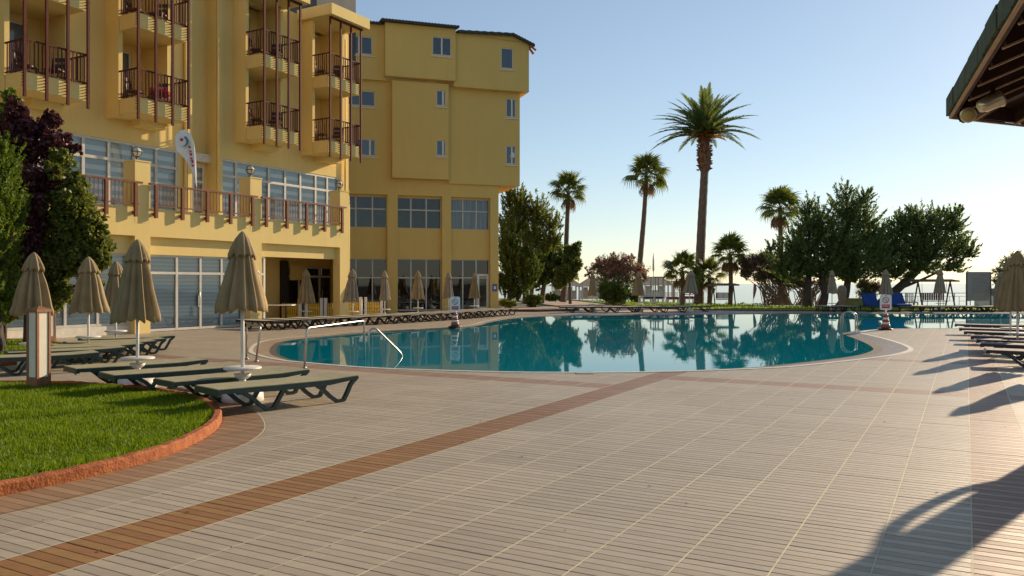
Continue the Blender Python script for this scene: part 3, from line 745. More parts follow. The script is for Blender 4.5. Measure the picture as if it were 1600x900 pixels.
# balcony stacks
DF = .85; DW = 1.72; DB = 3.05
Z1, Z2, ZR = 7.77, 10.57, 13.05
for si, (a, b) in enumerate(stk):
    top = ZR
    q = MB()
    q.box(a, a+.15, DW, DB, 7.22, top); q.box(b-.15, b, DW, DB, 7.22, top)
    q.build('side_wall', M['yellow'], b1)
    q = MB()
    holes = [(a+.25, a+1.45, z+.02, z+2.1) for z in (Z1, Z2)]
    q.wall(a+.15, b-.15, 7.22, top, holes, DB, DB+.2); q.build('balcony_wall', M['yellow'], b1)
    q = MB(); q.box(a+.15, b-.15, DB+.45, DB+.5, 7.22, top); q.build('room_back', M['interior2'], b1)
    q = MB(); q.box(a+.9, b-.12, DW+.12, D, 7.06, 7.27); q.build('soffit_beam', M['yellow'], b1)
    for z in (Z1, Z2):
        q = MB(); q.box(a+.15, b-.15, DW, DB, z-.5, z); q.box(a+.04, b-.04, DF, DW-.003, z-.5, z); q.build('balcony_slab', M['yellow'], b1)
        window(b1, [a+.28, a+.85, a+1.42], [z+.05, z+2.07], DB+.05, M['whiteframe'], M['glass'], .08, .06, True, M['curtaingrey'], name='balcony_door')
        q = MB(); z1 = z+.95; f = DF-.045; xa, xb = a-.0, b-.0
        q.box(xa, xb, f-.02, f+.03, z1-.045, z1); q.box(xa, xb, f-.015, f+.025, z+.03, z+.07)
        for x in (xa+.02, xb-.02):
            q.box(x-.022, x+.022, f+.033, DW-.01, z1-.048, z1-.003); q.box(x-.02, x+.02, f+.033, DW-.01, z+.033, z+.067)
        n_ = 17
        for i in range(1, n_):
            x = xa+(xb-xa)*i/n_; q.box(x-.014, x+.014, f-.007, f+.019, z+.07, z1-.045)
        for x in (xa+.02, xb-.02):
            for i in range(1, 8):
                y = f+.03+(DW-f-.04)*i/8; q.box(x-.012, x+.012, y-.014, y+.014, z+.067, z1-.048)
        q.build('balustrade', M['rail'], b1)
    for k in range(4):
        x = a+.03+(b-a-.06)*k/3
        q = MB(); q.box(x-.036, x+.036, DF-.145, DF-.075, 7.02, top-.08)
        for z in (Z1, Z2):
            for dz in (-.06,-.15,-.24,-.33,-.42): q.box(x-.03, x+.03, DF-.075, DF, z+dz-.009, z+dz+.009)
        q.build('balcony_post', M['rail'], b1)
    q = MB(); q.box(a-.02, b+.02, DF-.19, DF-.09, top-.08, top-.01); q.build('head_rail', M['rail'], b1)
    q = MB(); q.box(a-.22, b+.22, DF-.42, D+.003, top, top+.46); q.build('balcony_roof', M['yellow'], b1)

# terrace railings between the pillars
def terrace_rail(a, b, label):
    t = thing('terrace_railing', label, 'railing', B1.w(a, 0, 0), ANG1, 'terrace railings'); L = b-a
    q = MB(); q.box(-.12, L+.12, -.16, -.06, 4.78, 4.84); q.build('handrail', M['railred'], t)
    q = MB(); q.box(0, L, -.125, -.095, 4.10, 4.14); q.build('lower_rail', M['railred'], t)
    n_ = 4
    for k in range(n_+1):
        x = .12+(L-.24)*k/n_
        q = MB(); q.box(x-.05, x+.05, -.165, -.075, 3.72, 4.78); q.box(x-.035, x+.035, -.075, -.002, 3.80, 3.90); q.build('post', M['railred'], t)
    q = MB(); m_ = int(L/.135)
    for k in range(1, m_):
        x = L*k/m_; q.box(x-.009, x+.009, -.119, -.101, 4.14, 4.78)
    q.build('balusters', M['railred'], t)
terrace_rail(-4.9, -.62, 'terrace railing half behind the purple tree, left of the first globe lamp')
terrace_rail(-.12, 4.2, 'middle terrace railing with the white feather flag behind it')
terrace_rail(4.64, 9.12, 'terrace railing at the right end, before the drainpipe')
terrace_rail(-9.55, -5.4, 'terrace railing hidden behind the dark trees at far left')
# globe lamps on the pillars
for (a, b), lb in zip(pil[2:], ('largest globe lamp, on the terrace pillar nearest the purple tree', 'globe lamp on the middle terrace pillar', 'globe lamp on the rightmost terrace pillar by the drainpipe')):
    t = thing('globe_lamp', lb, 'lamp', B1.w((a+b)/2, .29, 5.54), 0, 'globe lamps on the terrace pillars')
    q = MB(); q.lathe([(.07,0),(.07,.03),(.028,.06),(.028,.14),(.06,.16)], 12); q.build('lamp_base', M['railmetal'], t)
    q = MB(); q.lathe([(.15*math.sin(x), .30-.15*math.cos(x)) for x in [math.pi*i/12 for i in range(1, 12)]], 16); q.build('globe', M['lampglass'], t)
    q = MB()
    for ang in (0, 60, 120): 
        c_, s_ = math.cos(R(ang)), math.sin(R(ang))
        q.tube([(.165*c_*math.cos(x), .165*s_*math.cos(x), .30+.165*math.sin(x)) for x in [2*math.pi*i/20 for i in range(21)]], .012, 5, cap=False)
    q.tube([(.165*math.cos(x), .165*math.sin(x), .30) for x in [2*math.pi*i/20 for i in range(21)]], .014, 5, cap=False)
    q.build('lamp_cage', M['railmetal'], t)
# feather flag on the terrace
fl = thing('feather_flag', 'white feather flag with a crescent logo standing on the terrace', 'flag', B1.w(2.05, .45, 3.95), ANG1-R(25))
q = MB(); q.tube([(0,0,0),(0,0,1.4),(-.02,0,2.0),(-.08,0,2.5),(-.2,0,2.85),(-.38,0,2.98),(-.55,0,2.93)], .013, 6); q.build('flag_pole', M['mast'], fl)
out = [(0,1.0),(-.005,1.5),(-.02,1.95),(-.08,2.5),(-.2,2.85),(-.4,2.98),(-.58,2.92),(-.70,2.72),(-.70,2.45),(-.66,2.22),(-.55,2.15),(-.38,1.98),(-.2,1.7),(-.08,1.45),(-.03,1.15)]
q = MB(); q.add([(x,-.012+.03*math.sin(z*4),z) for x,z in out]+[(x,.004+.03*math.sin(z*4),z) for x,z in out], [tuple(range(15)), tuple(range(29,14,-1))]+[(i,i+15,(i+1)%15+15,(i+1)%15) for i in range(15)])
q.build('flag_cloth', M['whitepaint'], fl)
q = MB(); q.lathe([(.001,0),(.055,0),(.055,.006),(.001,.006)], 16); o = q.build('logo_dot', M['signred'], fl); o.rotation_euler = (R(90),0,0); o.location = (-.50,-.05,2.62)
def crescent(r1, r2, off, a0, a1):
    q = MB(); P = [(r1*math.cos(x), r1*math.sin(x)) for x in [R(a0+(a1-a0)*i/14) for i in range(15)]]; Q = [(off+r2*math.cos(x), off*.4+r2*math.sin(x)) for x in [R(a0+(a1-a0)*i/14) for i in range(15)]]
    q.add([(x,0,z) for x,z in P]+[(x,0,z) for x,z in Q], [(i,i+1,i+16,i+15) for i in range(14)]); return q
o = crescent(.20,.17,-.05,-110,60).build('logo_crescent', mat('logo_blue', (.12,.19,.28), .7), fl); o.location = (-.47,-.052,2.58)
o = crescent(.245,.225,-.02,-80,20).build('logo_crescent', mat('logo_yellow', (.62,.50,.20), .7), fl); o.location = (-.46,-.052,2.56)
q = MB()
for k, (h, dx) in enumerate([(.07,0),(.10,.01),(.06,0),(.09,0),(.05,.01),(.08,0)]):
    z = 1.72+k*.125; q.box(-.17-.02*k+dx, -.13-.02*k+dx+.03, -.056, -.05, z, z+h); q.box(-.20-.02*k, -.10-.02*k, -.056, -.05, z+h-.02, z+h)
q.build('lettering', M['signred'], fl)
# balcony furniture
def chair(loc, rz, label):
    t = thing('balcony_chair', label, 'chair', loc, rz, 'dark chairs on the balconies')
    q = MB(); q.box(-.23,.23,-.22,.22,.40,.44); q.build('seat', M['black'], t)
    q = MB(); q.bar((-.2,.2,.44),(-.2,.28,.88),.04,.04); q.bar((.2,.2,.44),(.2,.28,.88),.04,.04); q.bar((-.2,.26,.82),(.2,.26,.82),.03,.12); q.bar((-.2,.24,.62),(.2,.24,.62),.03,.12); q.build('backrest', M['black'], t)
    for x in (-.2,.2):
        for y in (-.19,.2): q = MB(); q.bar((x,y,0),(x,y,.40),.035,.035,(0,1,0)); q.build('leg', M['black'], t)
    return t
names = ['far left','second','third','rightmost']
for si, (a, b) in enumerate(stk):
    for z, fl_ in ((Z1,'lower'),(Z2,'upper')):
        p = B1.w(a+.75, 1.9, z); chair(p, ANG1+R(30), f'dark chair at the left of the {fl_} balcony, {names[si]} stack')
        p = B1.w(a+1.45, 1.6, z); chair(p, ANG1-R(60), f'dark chair at the right of the {fl_} balcony, {names[si]} stack')
# entrance bits: life ring
t = thing('life_ring', 'red life ring hanging on the pier beside the covered entrance', 'life ring', B1.w(4.36, -.06, 1.02), ANG1)
q = MB(); q.tube([(.30*math.cos(x),0,.30*math.sin(x)) for x in [2*math.pi*i/24 for i in range(25)]], .06, 8, cap=False); q.build('ring', M['red'], t)
q = MB()
for k in range(4):
    x = R(45+90*k); q.tube([(.30*math.cos(x+d),-.002,.30*math.sin(x+d)) for d in (-.09,0,.09)], .064, 8)
q.build('band', M['whitepaint'], t)
t = thing('round_sign', 'small round white notice on the pier above the life ring', 'sign', B1.w(4.36, -.03, 1.95), ANG1)
q = MB(); q.lathe([(.001,0),(.15,0),(.15,.01),(.001,.01)], 24); o = q.build('sign_disc', M['whitepaint'], t); o.rotation_euler = (R(90),0,0)
q = MB(); q.lathe([(.11,0),(.14,0),(.14,.013),(.11,.013)], 24); o = q.build('sign_rim', M['signblue'], t); o.rotation_euler = (R(90),0,0)

# ================================================================== middle building: ochre block seen in shade
b2 = thing('hotel_block', 'ochre five storey hotel block in shade with projecting bays and a corrugated roof', 'building', (B2.o[0], B2.o[1], 0), B2.a)
sR = B2.s(779); sL = B2.s(470)
def cols(pxs, d): return [B2.s(p, d) for p in pxs]
def zz(py, px, d): return B2.z(py, B2.s(px, d), d)
gw = [cols((520,547.5,556,582,604), .3), cols((620,642,666,689), .3), cols((703,723,744,764), .3)]
gw[0] = [gw[0][0]] + gw[0][2:]
ground = (.1, zz(434,640,.3), zz(405,640,.3)); first = (zz(357,640,.3), zz(328,640,.3), zz(309,640,.3))
piers = [(g[0], g[-1]) for g in gw]
mid = [(a, b, 0, ground[2]) for a, b in piers] + [(a, b, ground[2], zz(305,640,0)+.05) for a, b in piers]
ztop1 = B2.z(278, B2.s(650), 0)
q = MB(); q.wall(sL, sR, 0, ztop1+.3, [(a,b,0,first[2]+.1) for a,b in piers], 0, .25); q.build('pier_wall', M['yellow2'], b2)
q = MB(); q.wall(sL, sR-.05, 0, first[2]+.3, [(a,b,0,ground[2]) for a,b in piers]+[(a,b,first[0],first[2]) for a,b in piers], .25, .45); q.build('panel_wall', M['yellow2'], b2)
for gi, g in enumerate(gw):
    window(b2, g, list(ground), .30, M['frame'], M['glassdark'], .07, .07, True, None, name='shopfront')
    window(b2, g, list(first), .30, M['frame'], M['glass'], .07, .07, True, M['curtaingrey'] if gi == 2 else None, name='window')
q = MB(); q.box(gw[2][2]+.05, gw[2][3]-.02, .285, .375, .06, 2.05); 
g = gw[2]; fr = MB(); a, b = g[2]+.05, g[3]-.03
for x0_, x1_, z0_, z1_ in ((a,a+.13,.1,2.15),(b-.13,b,.1,2.15),(a+.13,b-.13,2.02,2.15),(a+.13,b-.13,.1,.25)): fr.box(x0_, x1_, .27, .299, z0_, z1_)
fr.build('door_frame', M['whiteframe'], b2)
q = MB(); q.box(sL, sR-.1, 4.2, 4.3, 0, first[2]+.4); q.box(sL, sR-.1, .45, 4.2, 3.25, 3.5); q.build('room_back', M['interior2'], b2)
# upper volumes, pushed out in front of the ground floors
sRU = B2.s(813, -.25)
wall2 = []
def up(a, b, z0, z1, d, d2, holes=(), nm='upper_wall'):
    q = MB(); q.wall(a, b, z0, z1, holes, d, d2); return q.build(nm, M['yellow2'], b2)
def vol(a, b, z0, z1, d, d2, holes=(), nm='upper_wall'):
    """front sheet with openings plus closed sides, top and underside"""
    q = MB(); q.wall(a, b, z0, z1, holes, d, d+.2); q.box(a, a+.2, d+.2, d2, z0, z1); q.box(b-.2, b, d+.2, d2, z0, z1); q.box(a+.2, b-.2, d+.2, d2, z0, z0+.2); q.box(a+.2, b-.2, d+.2, d2, z1-.2, z1)
    return q.build(nm, M['yellow2'], b2)
def wrect(px0, px1, py0, py1, d):
    a, b = B2.s(px0, d), B2.s(px1, d); m_ = (a+b)/2; return (a, b, B2.z(py1, m_, d), B2.z(py0, m_, d))
zc = B2.z(126, B2.s(600, -.2), -.2)     # underside of the top floor band
zt_r = B2.z(50, B2.s(790, -.6), -.6)
# left plane (x 545-612)
lw = [wrect(540,582,56,84,0), wrect(540,586,141,165,0), wrect(555,587,217,243,0)]
up(sL, B2.s(611,0), ztop1+.3, zc, 0, .25, lw[1:])
up(sL, B2.s(606,-.25), zc, B2.z(36, B2.s(580,-.25), -.25), -.25, .0, [wrect(540,582,56,84,-.25)], 'top_wall')
for k, r in enumerate([wrect(540,582,56,84,-.25)] + lw[1:]):
    d = -.25 if k == 0 else 0
    window(b2, [r[0], (r[0]+r[1])/2+(.25 if k == 2 else 0), r[1]], [r[2], r[3]], d+.05, M['whiteframe'], M['glassblue'], .10, .06, True, M['interior'])
# middle bay (x 611-701) lower, and top bay (x 595-712)
d = -.45; a, b = B2.s(613, d), B2.s(701, d); z0 = B2.z(279, (a+b)/2, d)
r1, r2 = wrect(682,697,141,165,d), wrect(682,697,219,243,d)
vol(a, b, z0, zc, d, 0, [r1, r2], 'bay_wall')
for r in (r1, r2): window(b2, [r[0], r[0]+(r[1]-r[0])*.7, r[1]], [r[2], r[3]], d+.05, M['whiteframe'], M['glassblue'], .10, .06, True, M['curtaingrey'])
d = -.75; a, b = B2.s(602, d), B2.s(712, d); zb = B2.z(122, (a+b)/2, d); zr = B2.z(40, (a+b)/2, d)
r = wrect(676,705,58,86,d)
vol(a, b, zb, zr, d, -.25, [r], 'top_bay_wall')
window(b2, [r[0], (r[0]+r[1])/2, r[1]], [r[2], r[3]], d+.05, M['whiteframe'], M['glassblue'], .08, .06, True, M['interior'])
topA = (a, b, zr)
# right plane (x 701-813), overhangs the ground floor corner
d = -.15; a, b = B2.s(701, d), sRU; z0 = B2.z(290, B2.s(790,d), d)
rr = [wrect(791,806,154,183,d), wrect(791,806,228,256,d)]
vol(a, b, z0, B2.z(140, B2.s(760,d), d), d, 7, rr, 'corner_wall')
for r in rr: window(b2, [r[0], r[0]+(r[1]-r[0])*.6, r[1]], [r[2], r[3]], d+.04, M['whiteframe'], M['glassblue'], .09, .06, True, M['curtaingrey'])
up(B2.s(701,0)-.1, sR-.02, ztop1+.31, B2.z(200, B2.s(760,0), 0), 0.02, .25)
d = -.6; a, b = B2.s(710, d), B2.s(826.5, d); z0 = B2.z(141, B2.s(790,d), d); z1 = B2.z(62, B2.s(770,d), d)
r = wrect(783,802,75,107,d)
vol(a, b, z0, z1, d, 7, [r], 'top_corner_wall')
window(b2, [r[0], r[1]], [r[2], r[3]], d+.05, M['whiteframe'], M['glassblue'], .10, .06, True, M['curtaingrey'])
topB = (a, b, z1)
q = MB(); q.box(sL, sR-.1, 7.5, 7.8, 0, 16); q.box(sR-.26, sR-.01, .26, 7.5, 0, 8.0); q.box(sL, a+.5, .3, 7.5, 8.1, 8.3); q.build('rear_wall', M['yellow2'], b2)
# corrugated roofs
def corr(a, b, z, d0, d1, rise, nm='roof'):
    q = MB(); n_ = int((b-a)/.09); P = []
    for i in range(n_+1):
        x = a+(b-a)*i/n_; h = .035*(i % 2); P.append((x, h))
    V = [(x, d0, z+h+.10) for x, h in P] + [(x, d1, z+rise+h+.10) for x, h in P] + [(x, d0, z) for x, h in P] + [(x, d1, z+rise) for x, h in P]
    m_ = n_+1; Fc = [(i, i+1, i+1+m_, i+m_) for i in range(n_)] + [(i+2*m_, i+3*m_, i+1+3*m_, i+1+2*m_) for i in range(n_)] + [(i, i+2*m_, i+1+2*m_, i+1) for i in range(n_)]
    Fc += [(0, m_, 3*m_, 2*m_), (m_-1, 3*m_-1, 4*m_-1, 2*m_-1)]
    q.add(V, Fc); return q.build(nm, M['darkroof'], b2)
corr(B2.s(560,-.5), topA[0]-.05, B2.z(36, B2.s(580,-.5), -.5), -.5, 3, .5)
corr(topA[0]-.25, topA[1]+.15, topA[2], -1.05, 3, .55)
xh = B2.s(803, -.9)
zB0 = B2.z(56, B2.s(740,-.9), -.9)
z1m = topB[2]
q = MB(); 
zs_ = lambda px, py: B2.z(py, B2.s(px,-.9), -.9)
pa, pb, pc = B2.s(716,-.9), B2.s(803,-.9), B2.s(836,-.9)
za, zb_, zc_ = zs_(716,50), zs_(803,55), zs_(836,72)
pts = [(pa,za),(pb,zb_),(pc,zc_)]
nn = 30; P = []
for i in range(nn+1):
    t_ = i/nn*2; k = min(int(t_), 1); f_ = t_-k; x = pts[k][0]+(pts[k+1][0]-pts[k][0])*f_; z = pts[k][1]+(pts[k+1][1]-pts[k][1])*f_; P.append((x, z+.03*(i % 2)))
m_ = nn+1; V = [(x,-.9,z+.12) for x,z in P]+[(x-.0,3.5,z+.75) for x,z in P]+[(x,-.9,z-.02) for x,z in P]+[(x,3.5,z+.55) for x,z in P]
q.add(V, [(i,i+1,i+1+m_,i+m_) for i in range(nn)]+[(i+2*m_,i+3*m_,i+1+3*m_,i+1+2*m_) for i in range(nn)]+[(i,i+2*m_,i+1+2*m_,i+1) for i in range(nn)]+[(m_-1,3*m_-1,4*m_-1,2*m_-1)])
q.build('roof', M['darkroof'], b2)
# gable infill under the right roof
q = MB(); a, b = topB[0], topB[1]; d = -.6
q.add([(a,d+.001,z1m),(b,d+.001,z1m),(b,d+.001,zs_(827,66)-.02),(B2.s(800,-.6),d+.001,zb_+.04),(a,d+.001,za+.04)], [(0,1,2,3,4)]); q.build('eaves_wall', M['yellow2'], b2)
q = MB()
a = B2.s(826,-.6); q.bar((a+.0,-.55,zs_(827,66)),(a+.35,-.85,zs_(836,78)),.08,.12); q.bar((a+.0,-.3,zs_(827,66)),(a+.4,-.3,zs_(836,80)),.08,.12); q.build('rafter_end', mat('rusty_wood', (.35,.10,.03), .8, (.45,.16,.05), 8), b2)
# vents, notices
t = thing('wall_notice', 'small blue notice on the ochre corner pier near the glass door', 'sign', (*B2.w(B2.s(773,-.02),-.02)[:2], 1.15), B2.a)
q = MB(); q.box(-.13,.13,-.02,0,0,.42); q.build('board', M['signblue'], t)
q = MB(); q.box(-.06,.06,-.026,-.02,.12,.30); q.build('pictogram', M['whitepaint'], t)
t = thing('ceiling_lamp_shade', 'pale table lamp glowing dimly white behind the lowest corner window', 'lamp', (*B2.w(B2.s(799,.2)+0.0,.06)[:2], rr[1][2]+.02), 0)
q = MB(); q.lathe([(.10,0),(.10,.03),(.02,.05),(.02,.35),(.24,.36),(.08,.85),(.07,.85)], 14); q.build('lamp_shade', M['whitepaint'], t)
t['label'] = 'pale lamp shade standing in the lower corner window of the ochre block'; t.name = 'table_lamp'
# ------------------------------------------------------------------ closed umbrellas
def umbrella(seed, hem_z, top_z, r_hem, lean=0.0, mt='canvas'):
    rs = random.Random(seed); r_hem *= .84; t = thing('closed_umbrella', '', 'umbrella')
    H = top_z - hem_z; ph = rs.uniform(0, 6.28); k8 = 10
    amp = [rs.uniform(.6, 1.4) for _ in range(k8)]
    def fold(a): 
        c = (a-ph) % (2*math.pi) / (2*math.pi) * k8; i = int(c) % k8; f = c-int(c)
        am = amp[i]; return am * (1-abs(2*f-1)**1.1)*2 - 1.0 + .35*math.sin(3*(a)+seed) + .30*math.sin(23*a+seed*3)
    def fn(r, z, a, i):
        q = (top_z - z)/H; s_ = fold(a)
        rr = r*(1+ .27*min(1, .25+q*1.6)*s_) if r > .03 else r
        zz_ = z + (-.035*s_*r/r_hem if z < hem_z+.05 else 0) + (.02*math.sin(a*3+seed) if z < hem_z+.05 else 0)
        return rr, zz_
    prof = [(r_hem*.45, hem_z+.10), (r_hem*.93, hem_z+.005), (r_hem, hem_z+.01), (r_hem*.985, hem_z+.07)]
    for j in range(1, 12):
        f = j/12; prof.append((r_hem*(.97*(1-f)+.44*f + .02*math.sin(f*6+seed)), hem_z+.07+(H-.07-.30)*f))
    prof += [(r_hem*.36, top_z-.28), (.02, top_z-.20)]
    q = MB(); q.lathe(prof, 64, fn=fn); q.build('canopy', M[mt], t)
    def fn2(r, z, a, i):
        s_ = fold(a); return (r*(1+.16*s_*min(1, (top_z-z)/.15)), z - (.03*s_ if i < 2 else 0))
    rc = r_hem*.60
    q = MB(); q.lathe([(rc*.8, top_z-.31), (rc, top_z-.34), (rc*1.0, top_z-.31), (rc*.82, top_z-.22), (rc*.55, top_z-.10), (rc*.25, top_z-.025), (.012, top_z)], 48, fn=fn2); q.build('top_cap', M[mt], t)
    q = MB(); q.tube([(0,0,.05),(0,0,hem_z+.3)], .024, 10); q.build('pole', M['white'], t)
    q = MB(); q.lathe([(.03,.44),(.235,.435),(.25,.445),(.25,.46),(.235,.47),(.03,.468)], 28); q.build('table_disc', M['white'], t)
    if seed in (1, 2):
        q = MB(); q.lathe([(.02,.30),(.06,.305),(.10,.335),(.115,.375),(.105,.375),(.06,.33),(.02,.32)], 20); q.build('cup_tray', M['white'], t)
    q = MB(); q.lathe([(.27,0),(.28,.02),(.27,.13),(.22,.16),(.05,.17),(.045,.30),(.03,.31)], 24); q.build('base', M['white'], t)
    t.rotation_euler = (0, lean, rs.uniform(0, 6.28)); return t
UG = 'closed beige umbrellas around the pool'
def put_umb(x, y, seed, hem, top, r, label, lean=0.0, mt='canvas', rz=None, az=None):
    t = umbrella(seed, hem, top, r, 0, mt); t.location = (x, y, 0); t['label'] = label; t['group'] = UG
    if lean: t.rotation_euler = (0, lean, 0)
    return t
def ux(px, Y): return (px-800)/F*Y
put_umb(-3.66, 11.04, 1, 1.235, 2.31, .30, 'nearest closed beige umbrella, among the four green loungers, right one')
put_umb(-5.76, 12.5, 2, 1.03, 2.28, .32, 'closed beige umbrella between the first two green loungers by the lawn')
put_umb(ux(138,17.5), 17.5, 3, .98, 2.18, .36, 'closed beige umbrella rising behind the left lounger row, middle of three')
put_umb(ux(181,19.6), 19.6, 4, .96, 2.14, .33, 'closed beige umbrella partly behind the large one, before the storefront')
put_umb(ux(53,15.6), 15.6, 5, 1.02, 2.20, .33, 'closed beige umbrella behind the wooden bollard lamp')
for px, Y, hem, top, wpx, lb, mt in [
    (478, 33.6, .80, 2.21, 27, 'closed umbrella standing before the covered entrance', 'canvas'),
    (551, 33.0, .87, 2.20, 26, 'closed umbrella against the corner where the two buildings meet', 'canvas2'),
    (601, 36.0, .86, 2.18, 18, 'closed umbrella in front of the first dark shopfront', 'canvas2'),
    (653, 38.0, .88, 2.21, 20, 'closed umbrella in front of the middle dark shopfront', 'canvas'),
    (701, 40.0, .88, 2.18, 18, 'closed umbrella before the pier just left of the caution cone', 'canvas2'),
    (741, 41.5, .86, 2.14, 18, 'closed umbrella before the glass door near the ochre corner', 'canvas'),
    (926, 45.5, .92, 2.24, 15, 'closed umbrella before the white pavilion and left of the pink bush', 'canvas'),
    (998, 45.8, .93, 2.28, 20, 'closed umbrella in front of the leaning thin palm', 'canvas'),
    (1076, 46.0, 1.05, 2.36, 24, 'tilted closed umbrella left of the tallest palm trunk', 'canvas2'),
    (1300, 47.0, 1.02, 2.38, 16, 'slim closed umbrella below the dark juniper, left of the blue loungers', 'canvas2'),
    (1384, 47.0, .97, 2.42, 21, 'closed umbrella between the two blue loungers', 'canvas2'),
    (1469, 47.0, 1.06, 2.45, 20, 'closed umbrella in front of the sea swing bench', 'canvas2'),
    (1564, 49.5, 1.0, 2.33, 24, 'farthest closed umbrella at right, right of the grey signboard', 'canvas2'),
    (1579, 20.9, .98, 2.28, 0, 'closed umbrella just behind the big one at the right edge', 'canvas'),
    (1590, 18.7, .98, 2.36, 0, 'big closed umbrella at the right edge standing among the stacked lounger row', 'canvas')]:
    r = (wpx/F*Y/2) if wpx else .33
    put_umb(ux(px, Y), Y, int(px), hem, top, r*.92, lb, R(3.5) if px == 1076 else 0.0, mt)
put_umb(10.62, 16.2, 61, .98, 2.30, .30, 'closed umbrella just outside the right edge, beside the nearest right lounger')
put_umb(9.9, 14.3, 62, .98, 2.36, .33, 'nearest closed umbrella outside the right edge, its shadow falling on the deck')

# ------------------------------------------------------------------ loungers
def make_lounger(mf, ms, slats=False):
    t = thing('sun_lounger', '', 'lounger'); L0, L1, HW = -1.05, .95, .33
    # side rails with upturned foot end
    for s_ in (-1, 1):
        q = MB(); y = s_*(HW-.03)
        P = [(L0,.235),(L0+.02,.275),(-.3,.245),(.5,.25),(.93,.295),(L1,.30),(L1,.335),(.90,.335),(.5,.315),(-.3,.315),(L0+.03,.325),(L0,.315)]
        n_ = len(P); q.add([(x,y-.03,z) for x,z in P]+[(x,y+.03,z) for x,z in P], [tuple(range(n_)), tuple(range(2*n_-1,n_-1,-1))]+[(i,i+n_,(i+1)%n_+n_,(i+1)%n_) for i in range(n_)])
        q.build('side_rail', mf, t)
    q = MB(); q.box(L0,L0+.07,-HW+.06,HW-.06,.25,.318); q.box(L1-.08,L1-.003,-HW+.06,HW-.06,.302,.338); q.box(-.32,-.26,-HW+.06,HW-.06,.262,.305); q.box(.45,.51,-HW+.06,HW-.06,.262,.305); q.build('cross_rail', mf, t)
    q = MB()
    P = [(L0+.015,.332),(-.31,.325),(-.29,.325),(.3,.322),(.55,.325),(.88,.343),(L1-.012,.345)]
    yy = HW-.012
    for (xa,za),(xb,zb) in zip(P[:-1],P[1:]):
        q.add([(xa,-yy,za),(xb,-yy,zb),(xb,yy,zb),(xa,yy,za),(xa,-yy,za-.012),(xb,-yy,zb-.012),(xb,yy,zb-.012),(xa,yy,za-.012)], [(0,1,2,3),(7,6,5,4),(0,4,5,1),(2,6,7,3)])
    q.add([(L0+.015,-yy,.332),(L0+.015,yy,.332),(L0+.015,yy,.32),(L0+.015,-yy,.32)], [(0,1,2,3)])
    q.build('sling', ms, t)
    for s_ in (-1, 1):
        y = s_*(HW-.035)
        for pts in ([(-.80,.27),(-.72,.262),(-.62,.20),(-.50,.09),(-.40,.022),(-.35,.018),(-.31,.03),(-.24,.14),(-.16,.27)], [(.30,.268),(.40,.20),(.52,.09),(.62,.022),(.68,.016),(.73,.03),(.79,.13),(.84,.23),(.93,.31)]):
            q = MB(); V = []; n_ = len(pts)
            for i, (x, z) in enumerate(pts):
                a = pts[max(i-1,0)]; b = pts[min(i+1,n_-1)]; dx, dz = b[0]-a[0], b[1]-a[1]; l = math.hypot(dx, dz); nx, nz = -dz/l, dx/l
                wv = .030; 
                for ny, sg in ((-.026,-1),(.026,-1),(.026,1),(-.026,1)): V.append((x+nx*wv*sg*.8, y+ny, max(.0, z+nz*wv*sg*.8)))
            Fc = [(0,1,2,3),((n_-1)*4+3,(n_-1)*4+2,(n_-1)*4+1,(n_-1)*4)]
            for i in range(n_-1):
                for k in range(4): Fc.append((i*4+k, (i+1)*4+k, (i+1)*4+(k+1)%4, i*4+(k+1)%4))
            q.add(V, Fc); q.build('leg', mf, t)
    return t
lg = make_lounger(M['green'], M['sling']); ln = make_lounger(M['navy'], M['slingbrown']); lb_ = make_lounger(M['black'], M['slinglight'])
used = {}
def lounger(proto, x, y, ang, label, group):
    o = proto if proto.name not in used else copy_tree(proto); used[proto.name] = 1
    o.location = (x, y, 0); o.rotation_euler = (0, 0, ang); o['label'] = label; o['group'] = group; return o
A45 = math.atan2(.71, .70)
g_ = 'green loungers beside the lawn'
lounger(lg, -3.0, 10.68, A45, 'nearest green lounger, its right end closest to the pool handrail', g_)
lounger(lg, -3.86, 11.45, A45+R(1), 'green lounger just behind the nearest one, under the umbrella table', g_)
lounger(lg, -4.98, 12.2, A45-R(1), 'green lounger in front of the left near umbrella', g_)
lounger(lg, -5.95, 13.05, A45-R(2), 'green lounger farthest left and back of the four near the lawn', g_)
g_ = 'dark loungers in the left row before the trees'
nm = ['nearest','second','third','fourth','fifth','sixth','farthest']
for k, (px, py) in enumerate([(154,549.5),(194,541.5),(222,536),(241,532),(256,528.5),(270,524)]):
    e = G(px, py, .33); a = R([36,37,38,39,38,37][k]); c = (e.x-.98*math.cos(a), e.y-.98*math.sin(a))
    lounger(lg, c[0], c[1], a, f'green lounger {["nearest in","second nearest in","third nearest in","fourth nearest in","fifth nearest in","farthest in"][k]} the left row behind the bollard lamp', g_)
g_ = 'dark loungers along the far left pool edge'
n_ = 15
ROW = ['black lounger at the near left end of the long poolside row, below the storefront doors','second lounger of the long row, just behind its near left end','black lounger below the red life ring in the long row','black lounger in front of the white topped high table','black lounger left of the entrance umbrella','black lounger directly below the entrance umbrella',
 'black lounger before the sunlit entrance pier','black lounger below the umbrella at the corner between the buildings','black lounger before the yellow picket panel and its white posts','black lounger below the umbrella of the first dark shopfront','black lounger before the pier between first and middle shopfront','black lounger below the middle shopfront umbrella',
 'black lounger just left of the caution cone in the long row','black lounger just right of the caution cone, before the glass door','last black lounger of the long row, by the gravel bed kerb']
P0 = Vector((-8.7, 28.4, 0)); P1 = Vector((-.7, 41.0, 0))
